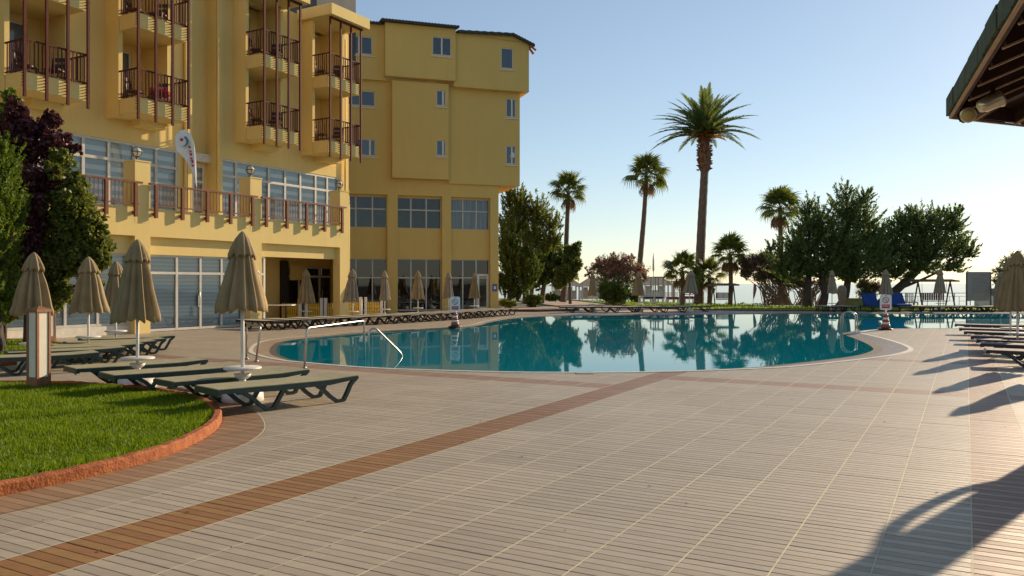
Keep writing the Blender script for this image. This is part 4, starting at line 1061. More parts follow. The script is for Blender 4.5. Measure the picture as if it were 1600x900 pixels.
for k in range(n_):
    f = k/(n_-1); p = P0.lerp(P1, f) + Vector((.5*math.sin(f*3.14), -.4*math.sin(f*3.14), 0)); a = math.atan2(-.50, .86) + R(6*f)+ R((k*37 % 7)-3)
    lab = ROW[k]
    lounger(lb_, p.x, p.y, a, lab, g_)
g_ = 'black loungers on the far side of the pool'
for k, (px, Y) in enumerate([(904,44.7),(929,45.6),(972,44.9),(1005,45.7),(1048,45.0),(1084,46.4)]):
    lounger(lb_, ux(px, Y), Y, R([2,-3,3,-2,1,-1][k]), ['leftmost black lounger across the pool, left of the far umbrella','black lounger across the pool behind the far left umbrella','black lounger across the pool left of the leaning palm umbrella','black lounger across the pool below the leaning thin palm','black lounger across the pool left of the tilted umbrella','black lounger across the pool at the tallest palm trunk'][k], g_)
for k, (px, Y, a) in enumerate([(1291,46.3,88),(1320,46.3,92),(1442,46.3,90),(1478,46.0,3),(1500,46.6,-2),(1528,45.8,2),(1552,46.5,0),(1582,46.2,3)]):
    lounger(lb_, ux(px, Y), Y, R(a), ['low black lounger seen end on below the juniper trunks','low black lounger seen end on beside the slim umbrella','black lounger seen end on in front of the swing bench posts','black lounger side on beneath the umbrella by the swing bench','black lounger side on left of the signboard','black lounger side on below the grey signboard','black lounger side on right of the signboard','rightmost black lounger across the pool'][k], g_)
g_ = 'dark striped row of loungers at right'
rowl = [(1540,543,.1),(1533,534,0),(1526,528,0),(1518,523,0),(1508,516,0),(1500,511,0),(1493,505,0)]
for k, (px, py, _) in enumerate(rowl):
    e = G(px, py, .33); a = math.atan2(V_.y, V_.x)+R([2,-1,1,0,-2,1,0][k]); c = Vector((e.x, e.y, 0)) + V_*1.03 - U*.30
    o = lounger(ln, c.x, c.y, a, f'{["nearest","second nearest","third nearest","fourth nearest","fifth nearest","sixth nearest","farthest"][k]} dark lounger in the row at the right edge', g_)
# blue loungers with raised backs
for k, px in enumerate((1363.5, 1406)):
    Y = 46.4; t = thing('blue_lounger', ['left blue lounger with its back raised, left of the cone sign','right blue lounger with its back raised, right of the cone sign'][k], 'lounger', (ux(px,Y), Y, 0), 0, 'blue loungers with raised backs')
    q = MB(); q.box(-.42,.42,-.95,.95,.24,.32); q.build('frame', M['black'], t)
    for x in (-.38,.38):
        for y in (-.75,.75): q = MB(); q.bar((x,y,0),(x,y,.24),.06,.06,(0,1,0)); q.build('leg', M['black'], t)
    q = MB(); q.bar((0,-.55,.38),(0,.3,.38),.80,.10,(0,0,1)); q.build('mattress', M['blue'], t)
    q = MB()
    q.add([(-.42,.28,.36),(.42,.28,.36),(.40,.62,.98),(-.40,.62,.98),(-.42,.16,.40),(.42,.16,.40),(.37,.50,1.04),(-.37,.50,1.04)],[(0,1,2,3),(7,6,5,4),(0,4,5,1),(3,2,6,7),(1,5,6,2),(0,3,7,4)]); q.build('backrest', M['blue'], t)

# ------------------------------------------------------------------ bollard lamps
def bollard(loc, rz, label):
    t = thing('bollard_lamp', label, 'lamp', loc, rz, 'wooden bollard lamps'); w_ = .115
    q = MB(); q.box(-w_,w_,-w_,w_,0,.20); q.build('foot', M['woodbrown'], t)
    for sx_ in (-1,1):
        for sy in (-1,1):
            q = MB(); q.box(min(sx_*w_,sx_*(w_-.035)),max(sx_*w_,sx_*(w_-.035)),min(sy*w_,sy*(w_-.035)),max(sy*w_,sy*(w_-.035)),.20,1.17); q.build('corner_post', M['woodbrown'], t)
    for k in range(4):
        q = MB(); q.box(-w_+.037,w_-.037,-w_+.012,-w_+.022,.20,1.17); o = q.build('light_panel', M['lampglass'], t); o.rotation_euler = (0,0,R(90*k))
    q = MB(); q.box(-w_-.01,w_+.01,-w_-.01,w_+.01,1.17,1.215); q.add([(-w_,-w_,1.215),(w_,-w_,1.215),(w_,w_,1.215),(-w_,w_,1.215),(0,0,1.265)],[(0,1,4),(1,2,4),(2,3,4),(3,0,4)]); q.build('cap', M['woodbrown'], t)
p = G(60.5, 609); bollard((p.x, p.y, 0), R(30+38), 'wooden bollard lamp with white panels at the lawn edge in front')
p = G(77, 537); bollard((p.x, p.y, 0), R(60), 'second bollard lamp, farther back beside the left umbrella')

# ------------------------------------------------------------------ pool rails
def tube_thing(name, label, cat, paths, rad, group=None, extra=None):
    p0 = Vector(paths[0][0]); t = thing(name, label, cat, (p0.x, p0.y, 0), 0, group)
    for P in paths:
        q = MB(); q.tube([Vector(v)-Vector((p0.x,p0.y,0)) for v in P], rad, 10); q.build('rail', M['steel'], t)
        for v in (P[0], P[-1]):
            if v[2] >= 0 and extra: 
                q = MB(); c = Vector(v)-Vector((p0.x,p0.y,0)); q.lathe([(.05,0),(.05,.012),(.028,.02)], 12, c=(c.x,c.y,.012)); q.build('flange', M['steel'], t)
    return t
def bend(P, r=.12, n=5):
    out = [Vector(P[0])]
    for a, b, c in zip(P[:-2], P[1:-1], P[2:]):
        a, b, c = Vector(a), Vector(b), Vector(c); d1 = (a-b).normalized(); d2 = (c-b).normalized()
        r_ = min(r, (a-b).length/2.1, (c-b).length/2.1); s_, e = b+d1*r_, b+d2*r_
        for i in range(n+1): f = i/n; out.append(s_*(1-f)**2 + b*2*f*(1-f) + e*f*f)
    out.append(Vector(P[-1])); return out
b0 = G(475.7, 576); b1_ = G(571, 561, -.03)
tube_thing('pool_handrail', 'steel handrail arching from the deck into the near left pool end', 'handrail', [bend([(b0.x,b0.y,0),(b0.x+.03,b0.y+.05,.76),(b1_.x-.02,b1_.y-.05,.80),(b1_.x,b1_.y,-.8)], .1)], .021, 'steel handrails at the pool steps', True)
c0 = G(400, 565.5)
tube_thing('pool_handrail', 'steel handrail behind the nearest umbrella, at the pool tip', 'handrail', [bend([(c0.x,c0.y,0),(c0.x+.08,c0.y+.05,.73),(c0.x-.35,c0.y+.5,.74),(c0.x-.36,c0.y+.52,.0)], .1)], .021, 'steel handrails at the pool steps', True)
e0 = G(574, 557); Y_ = e0.y
tube_thing('pool_handrail', 'steel rail that slopes down into the pool water', 'handrail', [bend([(e0.x,Y_,-.6),(e0.x+.03,Y_,.57),(e0.x+.16,Y_+.05,.63),(ux(626,Y_+.4),Y_+.4,.05),(ux(640,Y_+.6),Y_+.6,-.5)], .08)], .021, 'steel handrails at the pool steps')
l0 = G(1338, 517); 
t = thing('pool_ladder', 'steel pool ladder at the right tip of the pool', 'ladder', (l0.x, l0.y, 0), R(150))
for y in (-.25, .25):
    q = MB(); q.tube(bend([(0,y,0),(0,y,.55),(.22,y,.68),(.45,y,.55),(.52,y,-.95)], .12), .021, 10); q.build('rail', M['steel'], t)
for z in (-.2,-.5,-.8):
    q = MB(); q.box(.45,.56,-.25,.25,z,z+.03); q.build('step', M['steel'], t)

# ------------------------------------------------------------------ caution cones with notices
def cone(px, py, label, hgt):
    p = G(px, py); t = thing('cone_sign', label, 'sign', (p.x, p.y, 0), math.atan2(-p.x, p.y)*-1, 'no diving notices on cones')
    t.rotation_euler = (0, 0, -math.atan2(p.x, p.y))
    k = hgt
    q = MB(); q.lathe([(.24,0),(.24,.03),(.20,.055),(.16,.06)], 24); q.build('base', M['black'], t)
    for pr_ in ([(.155,.06),(.13,.20)], [(.115,.27),(.10,.36)], [(.088,.43),(.07,.54)]):
        q = MB(); q.lathe(pr_, 20); q.build('red_band', M['redbrown'], t)
    for pr_ in ([(.13,.201),(.115,.269)], [(.10,.361),(.088,.429)], [(.07,.541),(.03,.60),(.02,k-.5)]):
        q = MB(); q.lathe(pr_, 20); q.build('white_band', M['whitepaint'], t)
    # plate with rounded corners
    W2, z0, z1, r = .185, k-.53, k, .06; P = []
    for cx, cz, a0 in ((W2-r,z1-r,0),(-W2+r,z1-r,90),(-W2+r,z0+r,180),(W2-r,z0+r,270)):
        for i in range(6): a = R(a0+18*i); P.append((cx+r*math.cos(a), cz+r*math.sin(a)))
    q = MB(); n_ = len(P); q.add([(x,-.05,z) for x,z in P]+[(x,-.035,z) for x,z in P], [tuple(range(n_-1,-1,-1)), tuple(range(n_,2*n_))]+[(i,(i+1)%n_,(i+1)%n_+n_,i+n_) for i in range(n_)]); q.build('notice_plate', M['whitepaint'], t)
    q = MB(); cz = z1-.19
    q.tube([(.095*math.cos(x),-.052,cz+.095*math.sin(x)) for x in [2*math.pi*i/28 for i in range(29)]], .010, 5, cap=False); q.bar((-.065,-.054,cz+.065),(.065,-.054,cz-.065),.012,.018,(0,1,0)); q.build('prohibition_ring', M['signred'], t)
    q = MB(); q.bar((-.05,-.0525,cz+.015),(.035,-.0525,cz-.005),.006,.03,(0,1,0)); q.lathe([(.001,0),(.018,0),(.018,.004),(.001,.004)], 10, c=(0,0,0)) if 0 else None
    q.bar((.03,-.0525,cz-.005),(.06,-.0525,cz-.05),.006,.02,(0,1,0)); q.box(-.06,.06,-.0535,-.0505,cz-.082,cz-.070); q.build('pictogram', M['signblue'], t)
    q = MB(); q.box(-.125,.125,-.0535,-.0505,z0+.06,z0+.19); q.build('red_panel', M['signred'], t)
    q = MB()
    for zz_ in (z0+.15, z0+.11):
        x = -.10
        for wv in (.03,.02,.035,.025,.03): q.box(x, x+wv*.8, -.056, -.0536, zz_, zz_+.018); x += wv+.012
    q.build('lettering', M['whitepaint'], t)
    q = MB(); q.box(-.028,.028,-.0535,-.05,z1-.05,z1-.035); q.build('slot', M['black'], t)
cone(711, 511.5, 'caution cone notice at the far left pool edge before the shopfronts', 1.12)
cone(1384, 515.5, 'caution cone notice at the pool edge before the blue loungers', 1.22)

# ------------------------------------------------------------------ entrance: picket fences, table
def picket(x0, x1, Y0, Y1, n_, label, posts):
    t = thing('picket_fence', label, 'fence', (x0, Y0, 0), math.atan2(Y1-Y0, x1-x0), 'yellow picket fences'); L = math.hypot(x1-x0, Y1-Y0)
    for i in range(n_):
        x = L*(i+.5)/n_; w_ = L/n_*.33
        q = MB(); q.add([(x-w_,-.01,.05),(x+w_,-.01,.05),(x+w_,-.01,.72),(x,-.01,.78),(x-w_,-.01,.72),(x-w_,.01,.05),(x+w_,.01,.05),(x+w_,.01,.72),(x,.01,.78),(x-w_,.01,.72)],[(0,1,2,3,4),(9,8,7,6,5),(0,5,6,1),(1,6,7,2),(2,7,8,3),(3,8,9,4),(4,9,5,0)]); q.build('picket', M['brightyellow'], t)
    q = MB(); q.box(0,L,.011,.045,.18,.24); q.box(0,L,.011,.045,.52,.58); q.build('cross_rail', M['brightyellow'], t)
    for x in posts:
        q = MB(); q.box(x*L-.06,x*L+.06,-.06,.06,0,.98); q.build('white_post', M['whitepaint'], t)
Yp = 37.2
picket(ux(546,Yp), ux(563,Yp), Yp, Yp, 6, 'short yellow picket fence left of the gap, by the building corner', [1.04])
picket(ux(572,Yp), ux(595,Yp), Yp, Yp+.1, 9, 'yellow picket fence panel right of the gap between white posts', [-.02,1.03])
Yq = 34.8
picket(ux(440,Yq), ux(470,Yq), Yq, Yq-.1, 10, 'yellow picket fence inside the covered entrance, left of the umbrella', [1.0])
picket(ux(479,Yq), ux(502,Yq), Yq, Yq, 8, 'yellow picket fence behind the entrance umbrella between white posts', [0,1.03])
picket(ux(509,Yq), ux(520,Yq), Yq, Yq, 4, 'yellow picket fence next to the sunlit entrance pier', [0])
t = thing('high_table', 'white topped high table left of the entrance umbrella', 'table', (ux(446,32.6),32.6,0))
q = MB(); q.box(-.85,.35,-.35,.35,.72,.76); q.build('table_top', M['whitepaint'], t)
q = MB(); q.bar((0,0,.72),(.02,.0,.05),.07,.07,(0,1,0)); q.bar((-.25,-.25,.02),(.25,.25,.02),.05,.04); q.bar((-.25,.25,.022),(.25,-.25,.022),.05,.04); q.build('pedestal', M['black'], t)
# ------------------------------------------------------------------ vegetation
def leaves(blobs, n, size, seed, spike=0.0, clump=.35, up=.6, asp=.45, flat=0.0, per=26):
    """many small leaf faces gathered in clumps through the volume of each blob (cx,cy,cz,rx,ry,rz)"""
    rs = np.random.RandomState(seed); vol = np.array([b[3]*b[4]*b[5] for b in blobs])**(.75); pr = vol/vol.sum(); V = []
    nc = max(1, n//per); which = rs.choice(len(blobs), nc, p=pr); B = np.array(blobs)[which]
    d = rs.normal(size=(nc,3)); d /= np.linalg.norm(d, axis=1)[:,None]; r = rs.uniform(0,1,nc)**.42
    # ragged outline: radius modulated by direction
    r *= .66 + .52*rs.uniform(0,1,nc)
    cc = B[:,:3] + d*r[:,None]*B[:,3:6]
    cl = clump*B[:,3:6].mean(1)*rs.uniform(.5,1.3,nc)
    ax = d*1.0 + np.array([0,0,up]); ax /= np.linalg.norm(ax, axis=1)[:,None]
    m = nc*per; cI = np.repeat(np.arange(nc), per)
    off = rs.normal(size=(m,3)); off /= np.linalg.norm(off, axis=1)[:,None]+1e-6; off *= (rs.uniform(0,1,m)**.5)[:,None]
    off = off*cl[cI][:,None]
    if spike:
        t = rs.uniform(-1,1,m)*spike*cl[cI]; sc = (1-np.abs(t)/(spike*cl[cI]+1e-6)*.75)[:,None]; off = off*.42*sc + ax[cI]*t[:,None]
    c = cc[cI] + off
    a = rs.normal(size=(m,3)) + ax[cI]*(1.4 if spike else .4); a /= np.linalg.norm(a,axis=1)[:,None]
    b = np.cross(a, rs.normal(size=(m,3))); b /= np.linalg.norm(b,axis=1)[:,None]+1e-6
    L = (size*rs.uniform(.6,1.4,m))[:,None]
    P0 = c-a*L; P1 = c+b*L*asp; P2 = c+a*L; P3 = c-b*L*asp
    return np.stack([P0,P1,P2,P3],1).reshape(-1,3), np.arange(4*m).reshape(-1,4)
def crown(name, parent, m, *args, **kw):
    loc = parent.location; V, Fc = leaves(*args, **kw); V = V - np.array([loc.x, loc.y, loc.z]); V[:,2] = np.maximum(V[:,2], .02)
    return obj(name, npmesh(name, V, Fc, m), parent)
def blob(px, py, Y, rx, rz, ry=None, dY=0):
    p = atY(px, py, Y+dY); k = (Y+dY)/F; return (p.x, p.y, p.z, rx*k, (ry or (rx+rz)/2)*k, rz*k)
def limb(parent, pts, r0, r1, m, name='trunk', n=8):
    q = MB(); L = Vector(parent.location); k = len(pts); q.tube([Vector(p)-L for p in pts], [r0+(r1-r0)*i/(k-1) for i in range(k)], n); return q.build(name, m, parent)
def wig(a, b, n, amp, rs):
    a, b = Vector(a), Vector(b); return [a.lerp(b, i/n) + (Vector((rs.uniform(-amp,amp), rs.uniform(-amp,amp), rs.uniform(-amp,amp)*.5)) if 0 < i < n else Vector()) for i in range(n+1)]
rs0 = random.Random(11)
def tree(name, label, cat, base, blobs, trunks, bark, m, n, size, seed, group=None, limbs=True, **kw):
    t = thing(name, label, cat, base, 0, group)
    for tr in trunks: limb(t, catmull([tuple(p) for p in tr[0]], False, 4), tr[1], tr[2], bark)
    top = Vector(trunks[0][0][-1])
    if limbs:
        for b in blobs: 
            src = min((Vector(tr[0][-1]) for tr in trunks), key=lambda v: (v-Vector(b[:3])).length)
            limb(t, wig(src-Vector((0,0,.1)), b[:3], 5, .25*b[3], rs0), trunks[0][2]*.8, trunks[0][2]*.18, bark, 'branch', 6)
    crown('crown', t, m, blobs, n, size, seed, **kw)
    return t
# --- left tree group beside the hotel wing
Y = 20.6
p = atY(70, 300, Y)
bl = [blob(40,225,Y,34,40),blob(85,235,Y,30,32),blob(60,290,Y,30,30,dY=-1.1),blob(25,180,Y,20,26),blob(100,215,Y,14,13),blob(55,345,Y,13,44,dY=-1.5),blob(8,240,Y,30,60,dY=.4),blob(62,205,Y,18,20),blob(80,190,Y,14,16),blob(118,232,Y,10,10),blob(48,390,Y,9,28,dY=-1.7),blob(90,300,Y,26,20)]
tree('plum_tree', 'purple leaved plum tree rising above the green shrubs at far left', 'tree', (ux(45,Y),Y,0), bl, [([(ux(45,Y),Y,0),(ux(47,Y),Y,1.6),(ux(55,Y),Y,3.2)],.14,.08)], M['bark2'], M['leaf_plum'], 22000, .060, 21, clump=.26, per=20, asp=.55)
Yg = 19.6
bl = [blob(112,320,Yg,34,36),blob(140,380,Yg,32,28),blob(105,400,Yg,40,34),blob(150,405,Yg,22,22),blob(60,420,Yg,42,38),blob(85,460,Yg,34,26),blob(112,300,Yg,16,22),blob(20,430,Yg,30,50),blob(140,440,Yg,18,14),blob(110,350,Yg,36,30),blob(128,365,Yg,20,18),blob(165,380,Yg,10,10),blob(88,270,Yg,20,16),blob(40,340,Yg,30,34),blob(70,290,Yg,26,26,dY=.6),blob(95,250,Yg,20,20,dY=.5),blob(60,385,Yg,34,30),blob(118,285,Yg,16,18),blob(150,345,Yg,18,18),blob(10,480,Yg,22,26)]
tree('shrub_tree', 'broad green tree with knobbly foliage between the storefront and the left umbrellas', 'tree', (ux(60,Yg),Yg,0), bl, [([(ux(60,Yg),Yg,0),(ux(62,Yg),Yg,.9),(ux(70,Yg),Yg,1.5)],.13,.08),([(ux(15,Yg),Yg-.3,0),(ux(10,Yg),Yg-.3,.9),(ux(20,Yg),Yg,1.6)],.11,.07)], M['bark2'], M['leaf_olive'], 70000, .050, 22, clump=.24, per=34, asp=.6)
Yc = 18.2
bl = [blob(5,260,Yc,24,44),blob(10,330,Yc,30,50),blob(-10,400,Yc,34,50),blob(-5,300,Yc,34,60),blob(2,225,Yc,12,22),blob(8,460,Yc,20,44)]
tree('conifer', 'bright green feathery conifer at the left edge of the picture', 'tree', (ux(-5,Yc),Yc,0), bl, [([(ux(-5,Yc),Yc,0),(ux(-6,Yc),Yc,2.0),(ux(0,Yc),Yc,4.2)],.14,.05)], M['bark2'], M['leaf_green'], 30000, .05, 23, spike=1.5, clump=.22, up=1.2, asp=.28, per=30)
Yd = 21.2
bl = [blob(20,160,Yd,13,20),blob(28,195,Yd,14,24),blob(14,185,Yd,14,24),blob(30,230,Yd,12,18)]
tree('young_tree', 'light green leafy treetop poking up above the purple plum', 'tree', (ux(10,Yd),Yd,0), bl, [([(ux(5,Yd),Yd,0),(ux(12,Yd),Yd,2.5),(ux(18,Yd),Yd,5.2)],.08,.03)], M['bark2'], M['leaf_green'], 6500, .055, 24, clump=.3, per=18, asp=.5)
# --- trees behind the ochre block
Y = 62
bl = [blob(812,315,Y,20,26),blob(800,350,Y,24,34),blob(838,330,Y,20,28),blob(832,365,Y,26,26),blob(862,350,Y,18,18),blob(850,380,Y,22,20),blob(795,310,Y,12,20),blob(866,372,Y,14,14)]
tree('pine_tree', 'tall pine rising behind the corner of the ochre block', 'tree', (ux(822,Y),Y,0), bl, [([(ux(822,Y),Y,0),(ux(820,Y),Y,4),(ux(818,Y),Y,8)],.28,.12)], M['bark'], M['leaf_pine'], 17000, .16, 31, spike=2.0, clump=.24, up=1.4, asp=.22, per=26)
Y = 56
bl = [blob(800,400,Y,22,44),blob(822,425,Y,22,34),blob(788,440,Y,18,20),blob(805,455,Y,14,14),blob(790,380,Y,12,34),blob(828,400,Y,12,20)]
tree('cypress', 'dense green cypress beside the ochre corner pier', 'tree', (ux(796,Y),Y,0), bl, [([(ux(794,Y),Y,0),(ux(797,Y),Y,1.0),(ux(800,Y),Y,2.4)],.2,.12)], M['bark2'], M['leaf_shrub'], 20000, .13, 32, spike=1.4, clump=.25, up=1.8, asp=.3, per=26)
Y = 66
bl = [blob(858,410,Y,20,24),blob(846,432,Y,22,18),blob(870,430,Y,14,16),blob(860,390,Y,14,12),blob(836,440,Y,14,14),blob(875,410,Y,13,18),blob(866,385,Y,12,12),blob(852,400,Y,20,16)]
tree('pine_tree', 'low dark pine with spreading branches between cypress and the left palm', 'tree', (ux(852,Y),Y,0), bl, [([(ux(846,Y),Y,0),(ux(850,Y),Y,1.4),(ux(858,Y),Y,3)],.24,.12),([(ux(830,Y),Y,0),(ux(832,Y),Y,2.6)],.2,.14)], M['bark'], M['leaf_dark'], 15000, .17, 33, spike=1.5, clump=.3, up=1, asp=.25, per=24)
Y = 64
bl = [blob(892,398,Y,13,16),blob(901,386,Y,8,9),blob(886,425,Y,16,16),blob(899,413,Y,12,12),blob(876,440,Y,12,10)]
tree('pine_tree', 'small knobbly pine standing right behind the left palm trunk', 'tree', (ux(890,Y),Y,0), bl, [([(ux(891,Y),Y,0),(ux(890,Y),Y,2.6)],.13,.08)], M['bark'], M['leaf_pine'], 8000, .17, 34, clump=.32, per=22, asp=.4)
# --- the two big junipers
Y = 55
bl = [blob(1222,405,Y,30,26),blob(1250,385,Y,34,34),blob(1275,345,Y,32,34),blob(1300,375,Y,44,42),blob(1322,325,Y,26,36),blob(1345,340,Y,30,34),blob(1328,395,Y,46,34),blob(1285,415,Y,50,24),blob(1240,425,Y,34,18),blob(1335,425,Y,40,18),blob(1322,300,Y,10,16),blob(1352,305,Y,16,14),blob(1205,385,Y,12,12),blob(1262,325,Y,14,18),blob(1358,370,Y,22,26),blob(1372,402,Y,26,24)]
T = lambda pts, Y: [tuple(atY(a, b, Y)) for a, b in pts]
tree('juniper', 'large dark juniper with spiky crown and three trunks left of the blue loungers', 'tree', (ux(1283,Y),Y,0), bl, [(T([(1263,481),(1262,455),(1264,428)],Y),.30,.2),(T([(1284,481),(1289,458),(1284,430)],Y),.32,.2),(T([(1311,481),(1321,462),(1326,425)],Y),.34,.2)], M['bark2'], M['leaf_dark'], 58000, .12, 41, spike=2.3, clump=.20, up=1.0, asp=.26, per=28)
Y = 57
bl = [blob(1392,385,Y,26,38),blob(1412,350,Y,20,30),blob(1440,355,Y,30,34),blob(1470,345,Y,20,24),blob(1490,350,Y,20,28),blob(1450,385,Y,44,30),blob(1495,385,Y,26,24),blob(1515,393,Y,16,14),blob(1440,412,Y,44,18),blob(1490,415,Y,26,12),blob(1400,425,Y,26,16),blob(1425,330,Y,10,12),blob(1500,330,Y,9,12),blob(1385,350,Y,9,12),blob(1372,375,Y,22,26),blob(1378,415,Y,26,24),blob(1365,390,Y,16,20)]
tree('juniper', 'dark juniper with a long leaning trunk behind the right blue lounger', 'tree', (ux(1374,Y),Y,0), bl, [(T([(1370,481),(1382,470),(1402,452),(1428,428),(1450,405)],Y),.40,.22),(T([(1402,452),(1440,437),(1480,418)],Y),.12,.06)], M['bark2'], M['leaf_dark'], 40000, .12, 42, spike=2.0, clump=.22, up=.8, asp=.3, per=26)
# --- oleanders
def oleander(label, base_px, Y, flower_bl, leaf_bl, stems, fm, seed, nl, nf, basepx_w):
    t = thing('oleander', label, 'shrub', (ux(base_px,Y),Y,0), 0, 'pink flowering oleanders')
    rs = random.Random(seed); q = MB(); L = Vector(t.location)
    for k in range(stems):
        b = rs.choice(leaf_bl); tip = Vector(b[:3])+Vector((rs.uniform(-1,1)*b[3],rs.uniform(-.6,.6)*b[4],rs.uniform(-.8,.5)*b[5])); s_ = Vector((ux(base_px+rs.uniform(-1,1)*basepx_w,Y),Y+rs.uniform(-.5,.5),0))
        m_ = s_.lerp(tip,.5)+Vector((rs.uniform(-.2,.2),0,.35)); q.tube([s_-L, m_-L, tip-L], [.035,.025,.01], 5)
    q.build('stems', M['stem'], t)
    crown('foliage', t, M['leaf_oleander'], leaf_bl, nl, .11, seed, clump=.35, per=16, asp=.2, up=.8)
    crown('blossom', t, fm, flower_bl, nf, .07, seed+1, clump=.16, per=14, asp=.8)
Y = 62
fb = [blob(945,414,Y,20,13),blob(972,410,Y,22,14),blob(997,424,Y,17,12),blob(928,422,Y,14,8),blob(958,404,Y,10,9),blob(1006,434,Y,8,7),blob(919,430,Y,6,6),blob(985,402,Y,7,7),blob(935,410,Y,7,9),blob(962,425,Y,30,10)]
oleander('wide oleander covered with coral pink flowers left of the thin leaning palm', 962, Y, fb, fb+[blob(960,432,Y,38,14),blob(985,440,Y,24,9)], 80, M['flower'], 51, 7500, 5600, 16)
Y = 60
fb = [blob(1175,412,Y,20,14),blob(1195,405,Y,18,12),blob(1205,425,Y,18,12),blob(1165,425,Y,10,12),blob(1190,432,Y,14,8)]
oleander('dusky pink oleander with long bare stems left of the big juniper', 1215, Y, fb, fb+[blob(1230,435,Y,22,12)], 90, M['flower2'], 52, 9000, 8000, 22)
Y = 59
fb = [blob(1255,440,Y,22,8),blob(1290,442,Y,14,7)]
oleander('bare stemmed oleander clump under the juniper crown', 1262, Y, fb, fb+[blob(1240,445,Y,16,8)], 70, M['flower2'], 53, 2500, 2200, 20)
Y = 58
fb = [blob(1352,445,Y,14,8),blob(1368,448,Y,10,8)]
oleander('sparse oleander between juniper trunks above the left blue lounger', 1356, Y, fb, fb+[blob(1355,458,Y,16,12)], 36, M['flower2'], 54, 3500, 900, 12)
def bush(label, px, Y, bl, m, n, size, seed, **kw):
    t = thing('bush', label, 'shrub', (ux(px,Y),Y,0)); q = MB(); q.tube([(0,0,0),(0,0,.3)], [.05,.03], 6); q.build('stem', M['bark2'], t); crown('foliage', t, m, bl, n, size, seed, **kw)
Y = 60; bush('dark low bush in front of the coral pink oleander', 958, Y, [blob(950,455,Y,16,16),blob(972,458,Y,18,14),blob(992,464,Y,8,8)], M['leaf_shrub'], 7000, .12, 61, clump=.4, asp=.3, up=1)
Y = 53; bush('round dark clipped bush on the gravel bed', 833, Y, [blob(833,469,Y,13,10),blob(833,475,Y,8,6),blob(826,466,Y,8,7),blob(842,467,Y,7,7)], M['leaf_shrub'], 6000, .07, 62, clump=.3, asp=.5)
Y = 51; bush('yellow green spiky plants at the foot of the cypress', 795, Y, [blob(787,473,Y,7,6),blob(798,475,Y,7,5),blob(804,474,Y,4,4)], M['leaf_green'], 1500, .12, 63, clump=.5, asp=.18, up=1.5)
Y = 72; bush('low dark hedge bush left of the left palm base', 868, Y, [blob(862,464,Y,10,6),blob(876,465,Y,7,5)], M['leaf_shrub'], 2500, .12, 64, clump=.4, asp=.4)
Y = 60
bl = [blob(1562,425,Y,10,12),blob(1575,412,Y,14,12),blob(1590,405,Y,12,14),blob(1555,440,Y,6,8),blob(1605,425,Y,18,20)]
tree('thin_tree', 'sparse leafless looking tree behind the far right umbrellas', 'tree', (ux(1590,Y),Y,0), bl, [([(ux(1592,Y),Y,0),(ux(1590,Y),Y,1.4),(ux(1585,Y),Y,2.2)],.12,.06)], M['bark'], M['leaf_oleander'], 3500, .09, 65, clump=.45, per=10, asp=.4)

# --- palms
def pinnate_mesh(seed, L=4.2, m=None, droop=1.0):
    rs = random.Random(seed); q = MB(); n_ = 62; P = []
    for i in range(n_+1):
        f = i/n_; ang = R(8)*droop*0 + .0; P.append(Vector((L*(f-.10*f*f*droop), 0, L*(-.38*droop*f**2.3))))
    q.tube(P[::3], [.035*(1-.85*i/(len(P[::3])-1)) for i in range(len(P[::3]))], 4, smooth=False)
    for i in range(6, n_):
        f = i/n_; l = .60*(math.sin(math.pi*min(1, .18+f*.86)))**.7*(.8+.3*rs.random()); T_ = (P[i+1]-P[i-1]).normalized()
        for s_ in (-1, 1):
            d = (T_*(.75+.35*f) + Vector((0, s_*.75, .28+rs.uniform(-.15,.15)))).normalized(); e = P[i]+d*l+Vector((0,0,-.14*l)); w_ = T_*.032; mpt = P[i]+d*l*.5+Vector((0,0,.02))
            q.add([P[i]-w_, P[i]+w_, mpt+w_*1.3, mpt-w_*1.3, e], [(0,1,2,3),(3,2,4)])
    return q.mesh('frond', m)
def fan_mesh(seed, m, hang=.5):
    rs = random.Random(seed); q = MB(); q.tube([(0,0,0),(.45,0,.06),(.95,0,0)], [.03,.022,.016], 4, smooth=False)
    n_ = 26; c = Vector((.95,0,0))
    for k in range(n_):
        a = R(-128+256*k/(n_-1)); l = (.95 - .28*abs(a)/R(128))*(.85+.25*rs.random()); d = Vector((math.cos(a), math.sin(a), 0)); sd = Vector((-math.sin(a), math.cos(a), 0))
        z1 = .04; p1 = c+d*l*.55+Vector((0,0,z1)); p2 = c+d*l*.85+Vector((0,0,-.10*hang-.02)); p3 = c+d*l*1.05+Vector((0,0,-.42*hang*rs.uniform(.6,1.3)))
        w1 = .075*l; q.add([c, p1-sd*w1, p1+sd*w1, p2+sd*w1*.45, p2-sd*w1*.45, p3], [(0,1,2),(1,4,3,2),(4,5,3)])
    return q.mesh('frond', m)
pm = [pinnate_mesh(i, 4.2, M['frond'], dr) for i, dr in enumerate((.75, 1.0, 1.15))]
pmd = pinnate_mesh(9, 2.6, M['fronddry'], 1.0)
fm_ = [fan_mesh(i, M['fan'], h) for i, h in enumerate((.5, .9, 1.4))]; fmd = fan_mesh(7, M['fandry'], 1.6)
